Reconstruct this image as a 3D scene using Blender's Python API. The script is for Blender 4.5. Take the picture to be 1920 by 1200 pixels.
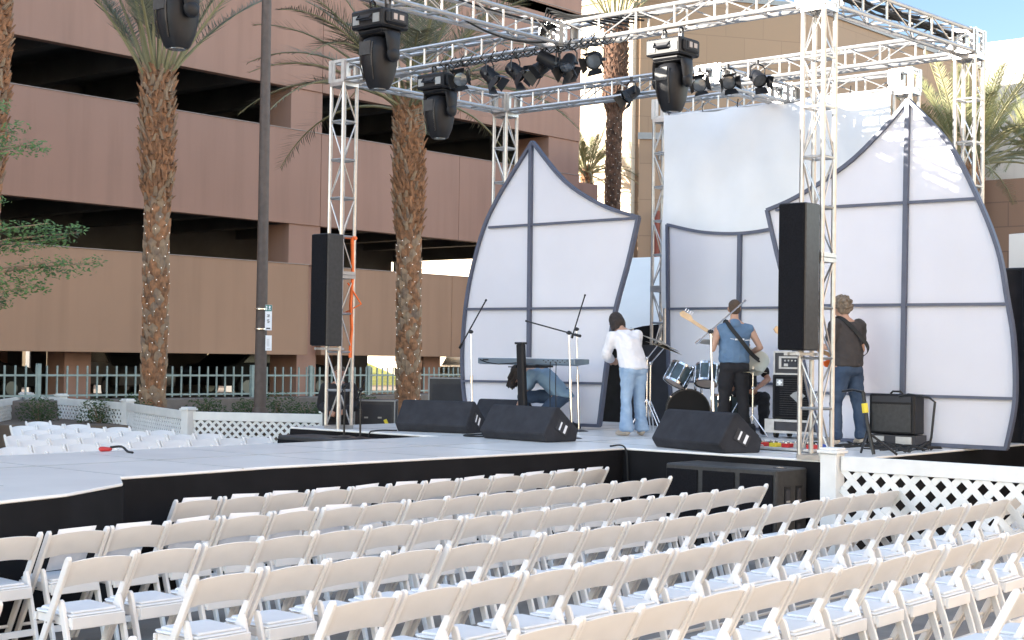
import bpy, bmesh, math, random
from mathutils import Vector, Matrix, noise
for o in list(bpy.data.objects): bpy.data.objects.remove(o, do_unlink=True)
random.seed(7)
V = Vector
R = math.radians
PI = math.pi
C = bpy.context.scene.collection
scene = bpy.context.scene

# ------------------------------------------------------------ camera, sky, sun, exposure
cam_d = bpy.data.cameras.new("camera"); cam = bpy.data.objects.new("camera", cam_d); C.objects.link(cam)
cam_d.sensor_width = 36; cam_d.lens = 36 * 2830 / 1920; cam_d.clip_end = 3000; cam_d.clip_start = .1
_yaw, _p, _r = R(40.6), math.atan(68 / 2830), 0.0145
_F0 = V((math.cos(_yaw), math.sin(_yaw), 0)); _R0 = V((math.sin(_yaw), -math.cos(_yaw), 0))
_F = _F0 * math.cos(_p) + V((0, 0, 1)) * math.sin(_p); _U0 = -_F0 * math.sin(_p) + V((0, 0, 1)) * math.cos(_p)
_Rt = _R0 * math.cos(_r) + _U0 * math.sin(_r); _Up = -_R0 * math.sin(_r) + _U0 * math.cos(_r)
M = Matrix((_Rt, _Up, -_F)).transposed().to_4x4(); M.translation = V((0, 0, 1.95))
cam.matrix_world = M
scene.camera = cam
SUN_AZ = R(144)      # heading (from +X towards +Y) of the direction towards the sun
SUN_EL = R(15.8)
w = bpy.data.worlds.new("World"); scene.world = w; w.use_nodes = True
nt = w.node_tree; bg = nt.nodes["Background"]
sky = nt.nodes.new("ShaderNodeTexSky"); sky.sky_type = 'NISHITA'; sky.sun_disc = False
sky.sun_elevation = SUN_EL; sky.sun_rotation = PI / 2 - SUN_AZ; sky.air_density = 0.8; sky.dust_density = 0.3; sky.ozone_density = 1.6
wm = nt.nodes.new("ShaderNodeMix"); wm.data_type = 'RGBA'; wm.blend_type = 'MULTIPLY'; wm.inputs[0].default_value = 1
wm.inputs[7].default_value = (1.14, .98, .81, 1); nt.links.new(sky.outputs[0], wm.inputs[6]); 
tcw = nt.nodes.new("ShaderNodeTexCoord"); vm = nt.nodes.new("ShaderNodeVectorMath"); vm.operation = 'DOT_PRODUCT'
vm.inputs[1].default_value = (math.cos(R(22)) * .96, math.sin(R(22)) * .96, .27); nt.links.new(tcw.outputs["Generated"], vm.inputs[0])
mr = nt.nodes.new("ShaderNodeMapRange"); mr.interpolation_type = 'SMOOTHSTEP'; mr.inputs[1].default_value = .62; mr.inputs[2].default_value = .93; nt.links.new(vm.outputs["Value"], mr.inputs[0])
wm2 = nt.nodes.new("ShaderNodeMix"); wm2.data_type = 'RGBA'; wm2.blend_type = 'MULTIPLY'; wm2.inputs[7].default_value = (.30, .335, .39, 1)   # sky darkened in the visible direction to keep it blue
nt.links.new(mr.outputs[0], wm2.inputs[0]); nt.links.new(wm.outputs[2], wm2.inputs[6]); nt.links.new(wm2.outputs[2], bg.inputs[0]); bg.inputs[1].default_value = 0.15
sl = bpy.data.lights.new("sun", 'SUN'); sl.energy = 4.2; sl.angle = R(0.5); sl.color = (1, .93, .82)
so = bpy.data.objects.new("sun", sl); C.objects.link(so)
sd = V((math.cos(SUN_AZ) * math.cos(SUN_EL), math.sin(SUN_AZ) * math.cos(SUN_EL), math.sin(SUN_EL)))
so.rotation_euler = sd.to_track_quat('Z', 'Y').to_euler(); so.location = (0, 0, 40)
scene.view_settings.view_transform = 'Standard'; scene.view_settings.look = 'None'
scene.view_settings.exposure = 2.58; scene.view_settings.gamma = 1
scene.render.engine = 'CYCLES'

# ------------------------------------------------------------ materials
def mat(name, col, rough=.6, metal=0., var=.12, scale=6., col2=None, bump=0., bscale=40., spec=.5, emit=0., transl=0., transp=0.):
    m = bpy.data.materials.new(name); m.use_nodes = True; n = m.node_tree; b = n.nodes["Principled BSDF"]
    b.inputs["Roughness"].default_value = rough; b.inputs["Metallic"].default_value = metal
    b.inputs["Specular IOR Level"].default_value = spec
    tc = n.nodes.new("ShaderNodeTexCoord"); nz = n.nodes.new("ShaderNodeTexNoise")
    nz.inputs["Scale"].default_value = scale; nz.inputs["Detail"].default_value = 5
    n.links.new(tc.outputs["Object"], nz.inputs["Vector"])
    cr = n.nodes.new("ShaderNodeValToRGB"); n.links.new(nz.outputs["Fac"], cr.inputs[0])
    c2 = col2 or tuple(min(1, c * (1 + var)) for c in col); c1 = col if col2 else tuple(c * (1 - var) for c in col)
    cr.color_ramp.elements[0].position = .3; cr.color_ramp.elements[1].position = .7
    cr.color_ramp.elements[0].color = (*c1, 1); cr.color_ramp.elements[1].color = (*c2, 1)
    n.links.new(cr.outputs[0], b.inputs["Base Color"])
    if emit:
        b.inputs["Emission Color"].default_value = (*col, 1); b.inputs["Emission Strength"].default_value = emit
    if bump:
        n2 = n.nodes.new("ShaderNodeTexNoise"); n2.inputs["Scale"].default_value = bscale; n2.inputs["Detail"].default_value = 6
        n.links.new(tc.outputs["Object"], n2.inputs["Vector"])
        bp = n.nodes.new("ShaderNodeBump"); bp.inputs["Strength"].default_value = bump; bp.inputs["Distance"].default_value = .02
        n.links.new(n2.outputs["Fac"], bp.inputs["Height"]); n.links.new(bp.outputs[0], b.inputs["Normal"])
    if transl:
        tr = n.nodes.new("ShaderNodeBsdfTranslucent"); mx = n.nodes.new("ShaderNodeMixShader"); mx.inputs[0].default_value = transl
        n.links.new(cr.outputs[0], tr.inputs[0]); n.links.new(b.outputs[0], mx.inputs[1]); n.links.new(tr.outputs[0], mx.inputs[2])
        n.links.new(mx.outputs[0], n.nodes["Material Output"].inputs[0])
        if transp:
            tp = n.nodes.new("ShaderNodeBsdfTransparent"); m2 = n.nodes.new("ShaderNodeMixShader"); m2.inputs[0].default_value = transp
            n.links.new(mx.outputs[0], m2.inputs[1]); n.links.new(tp.outputs[0], m2.inputs[2]); n.links.new(m2.outputs[0], n.nodes["Material Output"].inputs[0])
    return m

def streaks(m, amt=.16):
    n = m.node_tree; b = n.nodes["Principled BSDF"]; src = b.inputs["Base Color"].links[0].from_socket
    tc = n.nodes.new("ShaderNodeTexCoord"); mp = n.nodes.new("ShaderNodeMapping"); mp.inputs["Scale"].default_value = (1.6, 1.6, .12); nz = n.nodes.new("ShaderNodeTexNoise"); nz.inputs["Scale"].default_value = 1.5; nz.inputs["Detail"].default_value = 8
    n.links.new(tc.outputs["Object"], mp.inputs[0]); n.links.new(mp.outputs[0], nz.inputs["Vector"])
    mr = n.nodes.new("ShaderNodeMapRange"); mr.inputs[1].default_value = .45; mr.inputs[2].default_value = .75; mr.inputs[3].default_value = 1.0; mr.inputs[4].default_value = 1 - amt; n.links.new(nz.outputs["Fac"], mr.inputs[0])
    mx = n.nodes.new("ShaderNodeMix"); mx.data_type = 'RGBA'; mx.blend_type = 'MULTIPLY'; mx.inputs[0].default_value = 1
    n.links.new(src, mx.inputs[6]); n.links.new(mr.outputs[0], mx.inputs[7]); n.links.new(mx.outputs[2], b.inputs["Base Color"])
def block_mat(name, c1, c2, mortar, sc, bw, rh, msize=.01, vert=(0, 0)):
    """large masonry blocks; object space, horizontal axis = x+y blend"""
    m = mat(name, c1, .85); n = m.node_tree; b = n.nodes["Principled BSDF"]
    tc = n.nodes.new("ShaderNodeTexCoord"); mp = n.nodes.new("ShaderNodeMapping"); mp.inputs["Rotation"].default_value = (PI / 2, 0, vert[0])
    br = n.nodes.new("ShaderNodeTexBrick")
    sx = n.nodes.new("ShaderNodeSeparateXYZ"); cb = n.nodes.new("ShaderNodeCombineXYZ"); ad = n.nodes.new("ShaderNodeMath"); ad.operation = 'SUBTRACT'
    n.links.new(tc.outputs["Object"], sx.inputs[0]); n.links.new(sx.outputs[0], ad.inputs[0]); n.links.new(sx.outputs[1], ad.inputs[1])
    n.links.new(ad.outputs[0], cb.inputs[0]); n.links.new(sx.outputs[2], cb.inputs[1])
    n.links.new(cb.outputs[0], br.inputs["Vector"])
    br.inputs["Color1"].default_value = (*c1, 1); br.inputs["Color2"].default_value = (*c2, 1); br.inputs["Mortar"].default_value = (*mortar, 1)
    br.inputs["Scale"].default_value = sc; br.inputs["Brick Width"].default_value = bw; br.inputs["Row Height"].default_value = rh; br.inputs["Mortar Size"].default_value = msize
    n.links.new(br.outputs[0], b.inputs["Base Color"])
    return m

m_chair = mat("chair_resin", (.81, .78, .745), .38, var=.045, scale=5)
m_seat = mat("chair_vinyl", (.80, .80, .80), .32, var=.02, scale=9)
m_alu = mat("aluminium", (.47, .455, .44), .36, metal=.8, var=.1, scale=14)
m_alu2 = mat("aluminium_plate", (.52, .51, .49), .45, metal=.6, var=.12, scale=10)
m_deck = mat("stage_deck", (.80, .78, .75), .26, col2=(.90, .88, .84), scale=1.3, spec=.5, bump=.04, bscale=3)
m_skirt = mat("black_skirt", (.0075, .007, .008), .8, var=.3, scale=3, spec=.2)
m_black = mat("black_plastic", (.010, .010, .012), .5, spec=.3, var=.2, scale=12)
m_blackm = mat("black_metal", (.02, .02, .022), .35, metal=.3, var=.2)
m_lens = mat("lens_glass", (.10, .11, .12), .08, var=.3, scale=8, spec=1.)
m_grille = mat("speaker_grille", (.010, .010, .012), .9, spec=.12, var=.25, scale=60, bump=.3, bscale=300)
m_wedge = mat("monitor_carpet", (.034, .035, .041), .9, spec=.2, var=.18, scale=7, bump=.3, bscale=120)
m_spkside = mat("speaker_paint", (.03, .03, .03), .5, var=.25, scale=20)
m_sail = mat("sail_fabric", (.82, .80, .83), .7, var=.025, scale=1.2, transl=.22, transp=.07, bump=.25, bscale=1.5)
m_frame = mat("sail_frame", (.09, .10, .14), .5, var=.1)
m_curtain = mat("curtain_cloth", (.80, .80, .80), .75, var=.03, scale=2, transl=.12)
m_tent = mat("tent_vinyl", (.86, .85, .80), .5, var=.04, scale=1, transl=.15)
m_gar = mat("mauve_stucco", (.325, .185, .137), .9, var=.07, scale=.25, bump=.15, bscale=60)
m_gar2 = mat("tan_stucco", (.345, .205, .132), .9, var=.07, scale=.3, bump=.15, bscale=60)
m_cop = mat("coping", (.30, .24, .21), .8, var=.08)
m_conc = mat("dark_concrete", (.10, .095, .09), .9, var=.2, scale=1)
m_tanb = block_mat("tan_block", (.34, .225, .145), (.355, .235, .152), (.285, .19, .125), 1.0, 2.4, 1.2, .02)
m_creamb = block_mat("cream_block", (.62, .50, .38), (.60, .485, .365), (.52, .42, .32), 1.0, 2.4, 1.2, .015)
m_brnb = block_mat("brown_block", (.26, .155, .105), (.275, .165, .11), (.18, .11, .08), 1.0, 3.0, 1.3, .03)
m_grey_b = mat("cream_plaster", (.55, .50, .45), .9, var=.05, scale=.2)
m_ground = mat("asphalt", (.30, .265, .235), .9, var=.18, scale=2.5, bump=.3, bscale=60)
m_soil = mat("planting_soil", (.16, .12, .09), .95, var=.3, scale=2)
m_wallstone = mat("planter_wall", (.17, .14, .12), .9, var=.15)
m_white = mat("white_paint", (.72, .71, .68), .5, var=.06, scale=5)
m_green = mat("green_rail", (.25, .31, .29), .5, var=.15)
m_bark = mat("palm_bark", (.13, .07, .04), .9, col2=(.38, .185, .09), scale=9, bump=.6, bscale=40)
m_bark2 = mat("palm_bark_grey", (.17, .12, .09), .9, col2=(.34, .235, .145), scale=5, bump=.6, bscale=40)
m_barkd = mat("palm_bark_shaded", (.05, .03, .02), .9, col2=(.15, .075, .045), scale=5, bump=.6, bscale=40)  # bark copy with the tall palm's shade put into the colour
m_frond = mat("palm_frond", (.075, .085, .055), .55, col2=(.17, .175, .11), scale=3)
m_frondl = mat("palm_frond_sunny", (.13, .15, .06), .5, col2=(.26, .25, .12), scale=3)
m_pet = mat("palm_petiole", (.16, .16, .08), .5, col2=(.26, .23, .12), scale=3)
m_leaf = mat("broad_leaf", (.04, .09, .02), .5, col2=(.12, .21, .05), scale=5)
m_hedge = mat("hedge_leaf", (.03, .05, .02), .9, spec=.1, col2=(.07, .095, .04), scale=5)
m_bulb = mat("fairy_bulb", (1, .97, .9), .4, emit=.35)
m_lamp = mat("lamp_post_paint", (.085, .062, .052), .6, var=.2, scale=8, bump=.2)
m_skin = mat("skin", (.45, .26, .18), .55, var=.08, scale=12)
m_skin2 = mat("skin_tan", (.34, .17, .11), .55, var=.08, scale=12)
m_hair = mat("hair_dark", (.028, .018, .014), .6, var=.4, scale=30, bump=.8, bscale=120)
m_hairg = mat("hair_curly", (.10, .075, .055), .8, col2=(.28, .22, .16), scale=30, bump=.8, bscale=90)
m_hairs = mat("hair_short", (.085, .055, .035), .8, var=.3, scale=60, bump=.5, bscale=200)
m_denim = mat("denim_light", (.20, .30, .44), .85, col2=(.34, .45, .58), scale=6, bump=.2, bscale=120)
m_denimd = mat("denim_dark", (.015, .032, .07), .85, col2=(.045, .075, .125), scale=5, bump=.2, bscale=120)
m_vest = mat("denim_vest", (.085, .15, .245), .85, col2=(.125, .205, .31), scale=7, bump=.3, bscale=120)
m_wshirt = mat("white_knit", (.74, .72, .73), .85, var=.04, scale=8, bump=.15, bscale=30)
m_blkcloth = mat("black_cloth", (.012, .011, .013), .9, var=.3)
m_gshirt = mat("charcoal_cloth", (.042, .036, .035), .9, var=.15, bump=.2, bscale=40)
m_lblue = mat("pale_blue_cloth", (.17, .26, .35), .85, var=.1, bump=.2, bscale=40)
m_shoe = mat("pale_shoe", (.45, .38, .30), .7, var=.1)
m_wood = mat("maple", (.62, .42, .24), .4, var=.15, scale=10)
m_cream = mat("cream_lacquer", (.62, .63, .56), .25, var=.03)
m_orange = mat("orange", (.85, .16, .03), .5, var=.1)
m_drum = mat("drum_shell", (.03, .045, .055), .22, var=.25, col2=(.09, .13, .15), scale=4, metal=.2)
m_dhead = mat("drum_head", (.42, .34, .30), .4, var=.1)
m_bhead = mat("bass_drum_head", (.006, .006, .007), .45, spec=.15, var=.2)
m_chrome = mat("chrome", (.75, .75, .76), .18, metal=1, var=.03)
m_brass = mat("cymbal_bronze", (.40, .36, .28), .3, metal=.9, var=.1)
m_key = mat("keyboard_case", (.20, .25, .30), .35, metal=.4, var=.08)
m_case = mat("flight_case", (.03, .03, .035), .5, var=.2)
m_red = mat("red_paint", (.5, .03, .03), .4, var=.1)
m_yel = mat("yellow", (.75, .6, .05), .5, var=.1)
m_blue = mat("blue", (.03, .08, .4), .5, var=.1)
m_grn = mat("sign_green", (.02, .16, .13), .5, var=.05)
m_paper = mat("paper", (.82, .82, .84), .7, var=.02)
m_ink = mat("ink", (.03, .03, .035), .7, var=.1)
m_glass = mat("car_glass", (.015, .018, .02), .2, var=.1, spec=.3)
m_carw = mat("white_car", (.7, .68, .62), .25, var=.02)
m_card = mat("black_car", (.01, .01, .012), .5, spec=.1)
m_cars = mat("silver_car", (.10, .10, .10), .3, metal=.4, var=.05)
m_rubber = mat("rubber", (.015, .015, .015), .8)
m_grass = mat("grass_bank", (.16, .20, .04), .9, col2=(.26, .28, .07), scale=3)
m_rust = mat("red_oxide", (.22, .05, .03), .6)
m_gray = mat("grey_paint", (.30, .30, .29), .6, var=.1)
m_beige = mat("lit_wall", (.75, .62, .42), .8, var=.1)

streaks(m_gar, .14); streaks(m_gar2, .12); streaks(m_grey_b, .1)
# ------------------------------------------------------------ helpers
def tag(o, label=None, cat=None, group=None, kind=None):
    if label: o["label"] = label
    if cat: o["category"] = cat
    if group: o["group"] = group
    if kind: o["kind"] = kind
    return o
def thing(name, label, cat, loc=(0, 0, 0), rz=0, group=None):
    o = bpy.data.objects.new(name, None); C.objects.link(o); o.empty_display_size = .2
    o.location = loc; o.rotation_euler = (0, 0, rz)
    return tag(o, label, cat, group)

class MB:
    def __init__(s): s.v = []; s.f = []; s.mi = []; s.m = 0
    def raw(s, vs, fs):
        k = len(s.v); s.v += [V(p) for p in vs]; s.f += [tuple(i + k for i in f) for f in fs]; s.mi += [s.m] * len(fs); return s
    def box(s, c, d, rot=None):
        c = V(c); x, y, z = d[0] / 2, d[1] / 2, d[2] / 2
        p = [V((i, j, k)) for i in (-x, x) for j in (-y, y) for k in (-z, z)]
        if rot is not None: p = [rot @ q for q in p]
        return s.raw([c + q for q in p], [(0, 1, 3, 2), (4, 6, 7, 5), (0, 4, 5, 1), (2, 3, 7, 6), (0, 2, 6, 4), (1, 5, 7, 3)])
    def bb(s, a, b):
        return s.box([(a[i] + b[i]) / 2 for i in range(3)], [abs(b[i] - a[i]) for i in range(3)])
    def bar(s, a, b, wd, th=None, up=(0, 0, 1)):
        a, b = V(a), V(b); d = (b - a); L = d.length; d.normalize(); up = V(up)
        x = d.cross(up)
        if x.length < 1e-4: x = d.cross(V((1, 0, 0)))
        x.normalize(); y = x.cross(d); Rm = Matrix((x, d, y)).transposed()
        return s.box((a + b) / 2, (wd, L, th or wd), Rm)
    def cyl(s, a, b, r, r2=None, n=10, caps=True):
        a, b = V(a), V(b); r2 = r if r2 is None else r2; d = b - a
        if d.length < 1e-6: return s
        d.normalize(); x = d.orthogonal().normalized(); y = d.cross(x)
        vs = []
        for i in range(n):
            t = 2 * PI * i / n; q = x * math.cos(t) + y * math.sin(t); vs += [a + q * r, b + q * r2]
        fs = [(2 * i, 2 * ((i + 1) % n), 2 * ((i + 1) % n) + 1, 2 * i + 1) for i in range(n)]
        if caps: fs += [tuple(2 * i for i in reversed(range(n))), tuple(2 * i + 1 for i in range(n))]
        return s.raw(vs, fs)
    def tube(s, pts, r, n=6):
        pts = [V(p) for p in pts]; k = len(pts); vs = []; ref = None
        for i, p in enumerate(pts):
            d = (pts[min(i + 1, k - 1)] - pts[max(i - 1, 0)]).normalized()
            if ref is None: ref = d.orthogonal().normalized()
            x = (ref - d * ref.dot(d)); x = x.normalized() if x.length > 1e-5 else d.orthogonal().normalized(); ref = x; y = d.cross(x)
            rr = r[i] if isinstance(r, (list, tuple)) else r
            for j in range(n):
                t = 2 * PI * j / n; vs.append(p + (x * math.cos(t) + y * math.sin(t)) * rr)
        fs = [(i * n + j, i * n + (j + 1) % n, (i + 1) * n + (j + 1) % n, (i + 1) * n + j) for i in range(k - 1) for j in range(n)]
        fs += [tuple(reversed(range(n))), tuple((k - 1) * n + j for j in range(n))]
        return s.raw(vs, fs)
    def lathe(s, prof, c=(0, 0, 0), n=20, rot=None):
        c = V(c); vs = []; k = len(prof)
        for i in range(n):
            t = 2 * PI * i / n
            for r, z in prof:
                q = V((r * math.cos(t), r * math.sin(t), z)); vs.append(c + (rot @ q if rot is not None else q))
        fs = [(i * k + j, ((i + 1) % n) * k + j, ((i + 1) % n) * k + j + 1, i * k + j + 1) for i in range(n) for j in range(k - 1)]
        return s.raw(vs, fs)
    def sph(s, c, r, n=8, sc=(1, 1, 1)):
        prof = [(math.sin(PI * j / n) * 1.0, -math.cos(PI * j / n)) for j in range(n + 1)]
        prof[0] = (1e-4, -1); prof[-1] = (1e-4, 1)
        k = len(s.v); s.lathe([(a * r, b * r) for a, b in prof], (0, 0, 0), n * 2)
        for i in range(k, len(s.v)): q = s.v[i]; s.v[i] = V((q.x * sc[0], q.y * sc[1], q.z * sc[2])) + V(c)
        return s
    def prism(s, pts, ext):
        n = len(pts); e = V(ext); pts = [V(p) for p in pts]
        return s.raw(pts + [p + e for p in pts], [tuple(reversed(range(n))), tuple(range(n, 2 * n))] + [(i, (i + 1) % n, n + (i + 1) % n, n + i) for i in range(n)])
    def hull(s, nodes, n=7):
        """convex hull of ellipsoids (pos, (rx,ry,rz))"""
        bm = bmesh.new()
        for p, r in nodes:
            if not isinstance(r, (tuple, list)): r = (r, r, r)
            for j in range(1, n):
                ph = PI * j / n
                for i in range(n * 2):
                    t = PI * i / n
                    bm.verts.new((p[0] + r[0] * math.sin(ph) * math.cos(t), p[1] + r[1] * math.sin(ph) * math.sin(t), p[2] + r[2] * math.cos(ph)))
            bm.verts.new((p[0], p[1], p[2] + r[2])); bm.verts.new((p[0], p[1], p[2] - r[2]))
        res = bmesh.ops.convex_hull(bm, input=list(bm.verts))
        bmesh.ops.delete(bm, geom=[g for g in res["geom_interior"] if isinstance(g, bmesh.types.BMVert)], context='VERTS')
        bm.verts.index_update(); s.raw([v.co.copy() for v in bm.verts], [tuple(v.index for v in f.verts) for f in bm.faces]); bm.free(); return s
    def build(s, name, mt, parent=None, smooth=None, bev=0., world=False, label=None, recalc=True):
        me = bpy.data.meshes.new(name)
        vs = s.v
        if world and parent is not None:
            inv = (Matrix.Translation(parent.location) @ parent.rotation_euler.to_matrix().to_4x4()).inverted()
            vs = [inv @ p for p in vs]
        me.from_pydata([tuple(p) for p in vs], [], s.f)
        for mm in (mt if isinstance(mt, (list, tuple)) else [mt]): me.materials.append(mm)
        me.polygons.foreach_set("material_index", s.mi)
        if bev or recalc:
            bm = bmesh.new(); bm.from_mesh(me)
            if recalc: bmesh.ops.recalc_face_normals(bm, faces=bm.faces)
            if bev: bmesh.ops.bevel(bm, geom=[e for e in bm.edges if e.calc_face_angle(0) > .4], offset=bev, segments=1, affect='EDGES')
            bm.to_mesh(me); bm.free()
        if smooth:
            me.polygons.foreach_set("use_smooth", [True] * len(me.polygons)); me.set_sharp_from_angle(angle=R(smooth))
        o = bpy.data.objects.new(name, me); C.objects.link(o)
        if parent is not None: o.parent = parent
        if label: o["label"] = label
        return o

def remesh(o, vox, it=3, keep=None):
    md = o.modifiers.new("r", 'REMESH'); md.mode = 'VOXEL'; md.voxel_size = vox; md.use_smooth_shade = True
    sm = o.modifiers.new("s", 'SMOOTH'); sm.iterations = it; sm.factor = .5
    dg = bpy.context.evaluated_depsgraph_get(); dg.update()
    me = bpy.data.meshes.new_from_object(o.evaluated_get(dg)); o.modifiers.clear()
    mats = list(o.data.materials); o.data = me
    me.materials.clear(); [me.materials.append(x) for x in mats]
    me.polygons.foreach_set("use_smooth", [True] * len(me.polygons)); return o

def spline3(pts, n=6):
    P_ = [V(p) for p in pts]; out = []
    for i in range(len(P_) - 1):
        p0 = P_[max(i - 1, 0)]; p1 = P_[i]; p2 = P_[i + 1]; p3 = P_[min(i + 2, len(P_) - 1)]
        for k in range(n): s = k / n; out.append(.5 * ((2 * p1) + (p2 - p0) * s + (2 * p0 - 5 * p1 + 4 * p2 - p3) * s * s + (-p0 + 3 * p1 - 3 * p2 + p3) * s ** 3))
    out.append(P_[-1]); return out
def folds(o, amp=.008, seed=0.):
    me = o.data; co = [v.co.copy() for v in me.vertices]; no = [v.normal.copy() for v in me.vertices]
    for v, c, n_ in zip(me.vertices, co, no):
        a = noise.noise(V((c.x * 9 + seed, c.y * 9, c.z * 5))); b_ = noise.noise(V((c.x * 22, c.y * 22 + seed, c.z * 13)))
        rdg = 1 - 2 * abs(noise.noise(V((c.x * 7 + c.z * 6, c.y * 7 - c.z * 5, c.z * 9 + seed))))
        v.co = c + n_ * (amp * a + amp * .4 * b_ + amp * .7 * rdg - amp * .3)
def struct(o): o["kind"] = "structure"; return o
def catenary(a, b, sag, n=10):
    a, b = V(a), V(b); return [a.lerp(b, i / n) - V((0, 0, sag * 4 * (i / n) * (1 - i / n))) for i in range(n + 1)]

# ------------------------------------------------------------ ground
b = MB(); b.raw([(-600, -600, 0), (900, -600, 0), (900, 900, 0), (-600, 900, 0)], [(0, 1, 2, 3)]); struct(b.build("ground", m_ground))
# raised planting ground in front of and below the garage
b = MB(); b.prism([(13.5, 26.2, .004), (17.2, 23.3, .004), (19.2, 20.4, .004), (50, 20.4, .004), (50, 58, .004), (0, 58, .004), (0, 28, .004)], (0, 0, .55)); struct(b.build("planting_bed", m_soil))
# stage right / runway : one platform outline
plat = [(-1.0, 9.0), (5.35, 9.02), (6.0, 9.2), (6.78, 9.66), (7.1, 10.15), (8.75, 10.28), (13.62, 10.0), (13.62, 7.42), (18.9, 7.42), (18.9, 15.6), (13.62, 15.6), (13.62, 12.85), (-1, 12.85)]
st = thing("stage_platform", "long white-topped stage with a runway and a black fabric skirt", "stage", (13.7, 11.4, 0))
b = MB(); b.prism([(x, y, .925) for x, y in plat], (0, 0, .025)); b.build("deck", m_deck, st, world=True, bev=.006)
# board seams
b = MB()
for i in range(1, 12):
    x = 13.3 - i * 1.22
    if x > -1: b.box((x, 11.4, .9503), (.014, 2.3 if x > 7.2 else 2.8, .004))
for i in range(0, 4): b.box((16.2, 8.3 + i * 1.83 + .9, .9503), (5.0, .014, .004))
for i in range(0, 4): b.box((14.2 + i * 1.22, 11.5, .9503), (.014, 8.0, .004))
b.box((6.2, 11.5, .9503), (14.4, .014, .004))
b.build("deck_seam", m_gray, st, world=True)
b = MB(); n = len(plat)
pts = []
for i in range(n):
    a, c = V((*plat[i], 0)), V((*plat[(i + 1) % n], 0)); L = (c - a).length; k = max(2, int(L / .07)); d = (c - a).normalized(); nr = V((d.y, -d.x, 0))
    for j in range(k):
        p = a + (c - a) * j / k; off = .02 + .06 * noise.noise(V((p.x * 1.3, p.y * 1.3, 3))) + .05 * abs(math.sin((p.x + p.y) * 5)) * max(0, noise.noise(V((p.x * .8, p.y * .8, 9))) + .2)
        pts.append((p, nr, off))
rows = [(.924, .0), (.80, .3), (.5, .8), (.2, 1.2), (.01, 1.6)]
vs = []; k = len(pts)
for p, nr, off in pts:
    for z, f in rows: q = p + nr * (.006 + abs(off) * f); vs.append((q.x, q.y, z))
m_ = len(rows)
b.raw(vs, [(i * m_ + j, ((i + 1) % k) * m_ + j, ((i + 1) % k) * m_ + j + 1, i * m_ + j + 1) for i in range(k) for j in range(m_ - 1)])
b.build("skirt", m_skirt, st, world=True, smooth=60)

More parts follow.
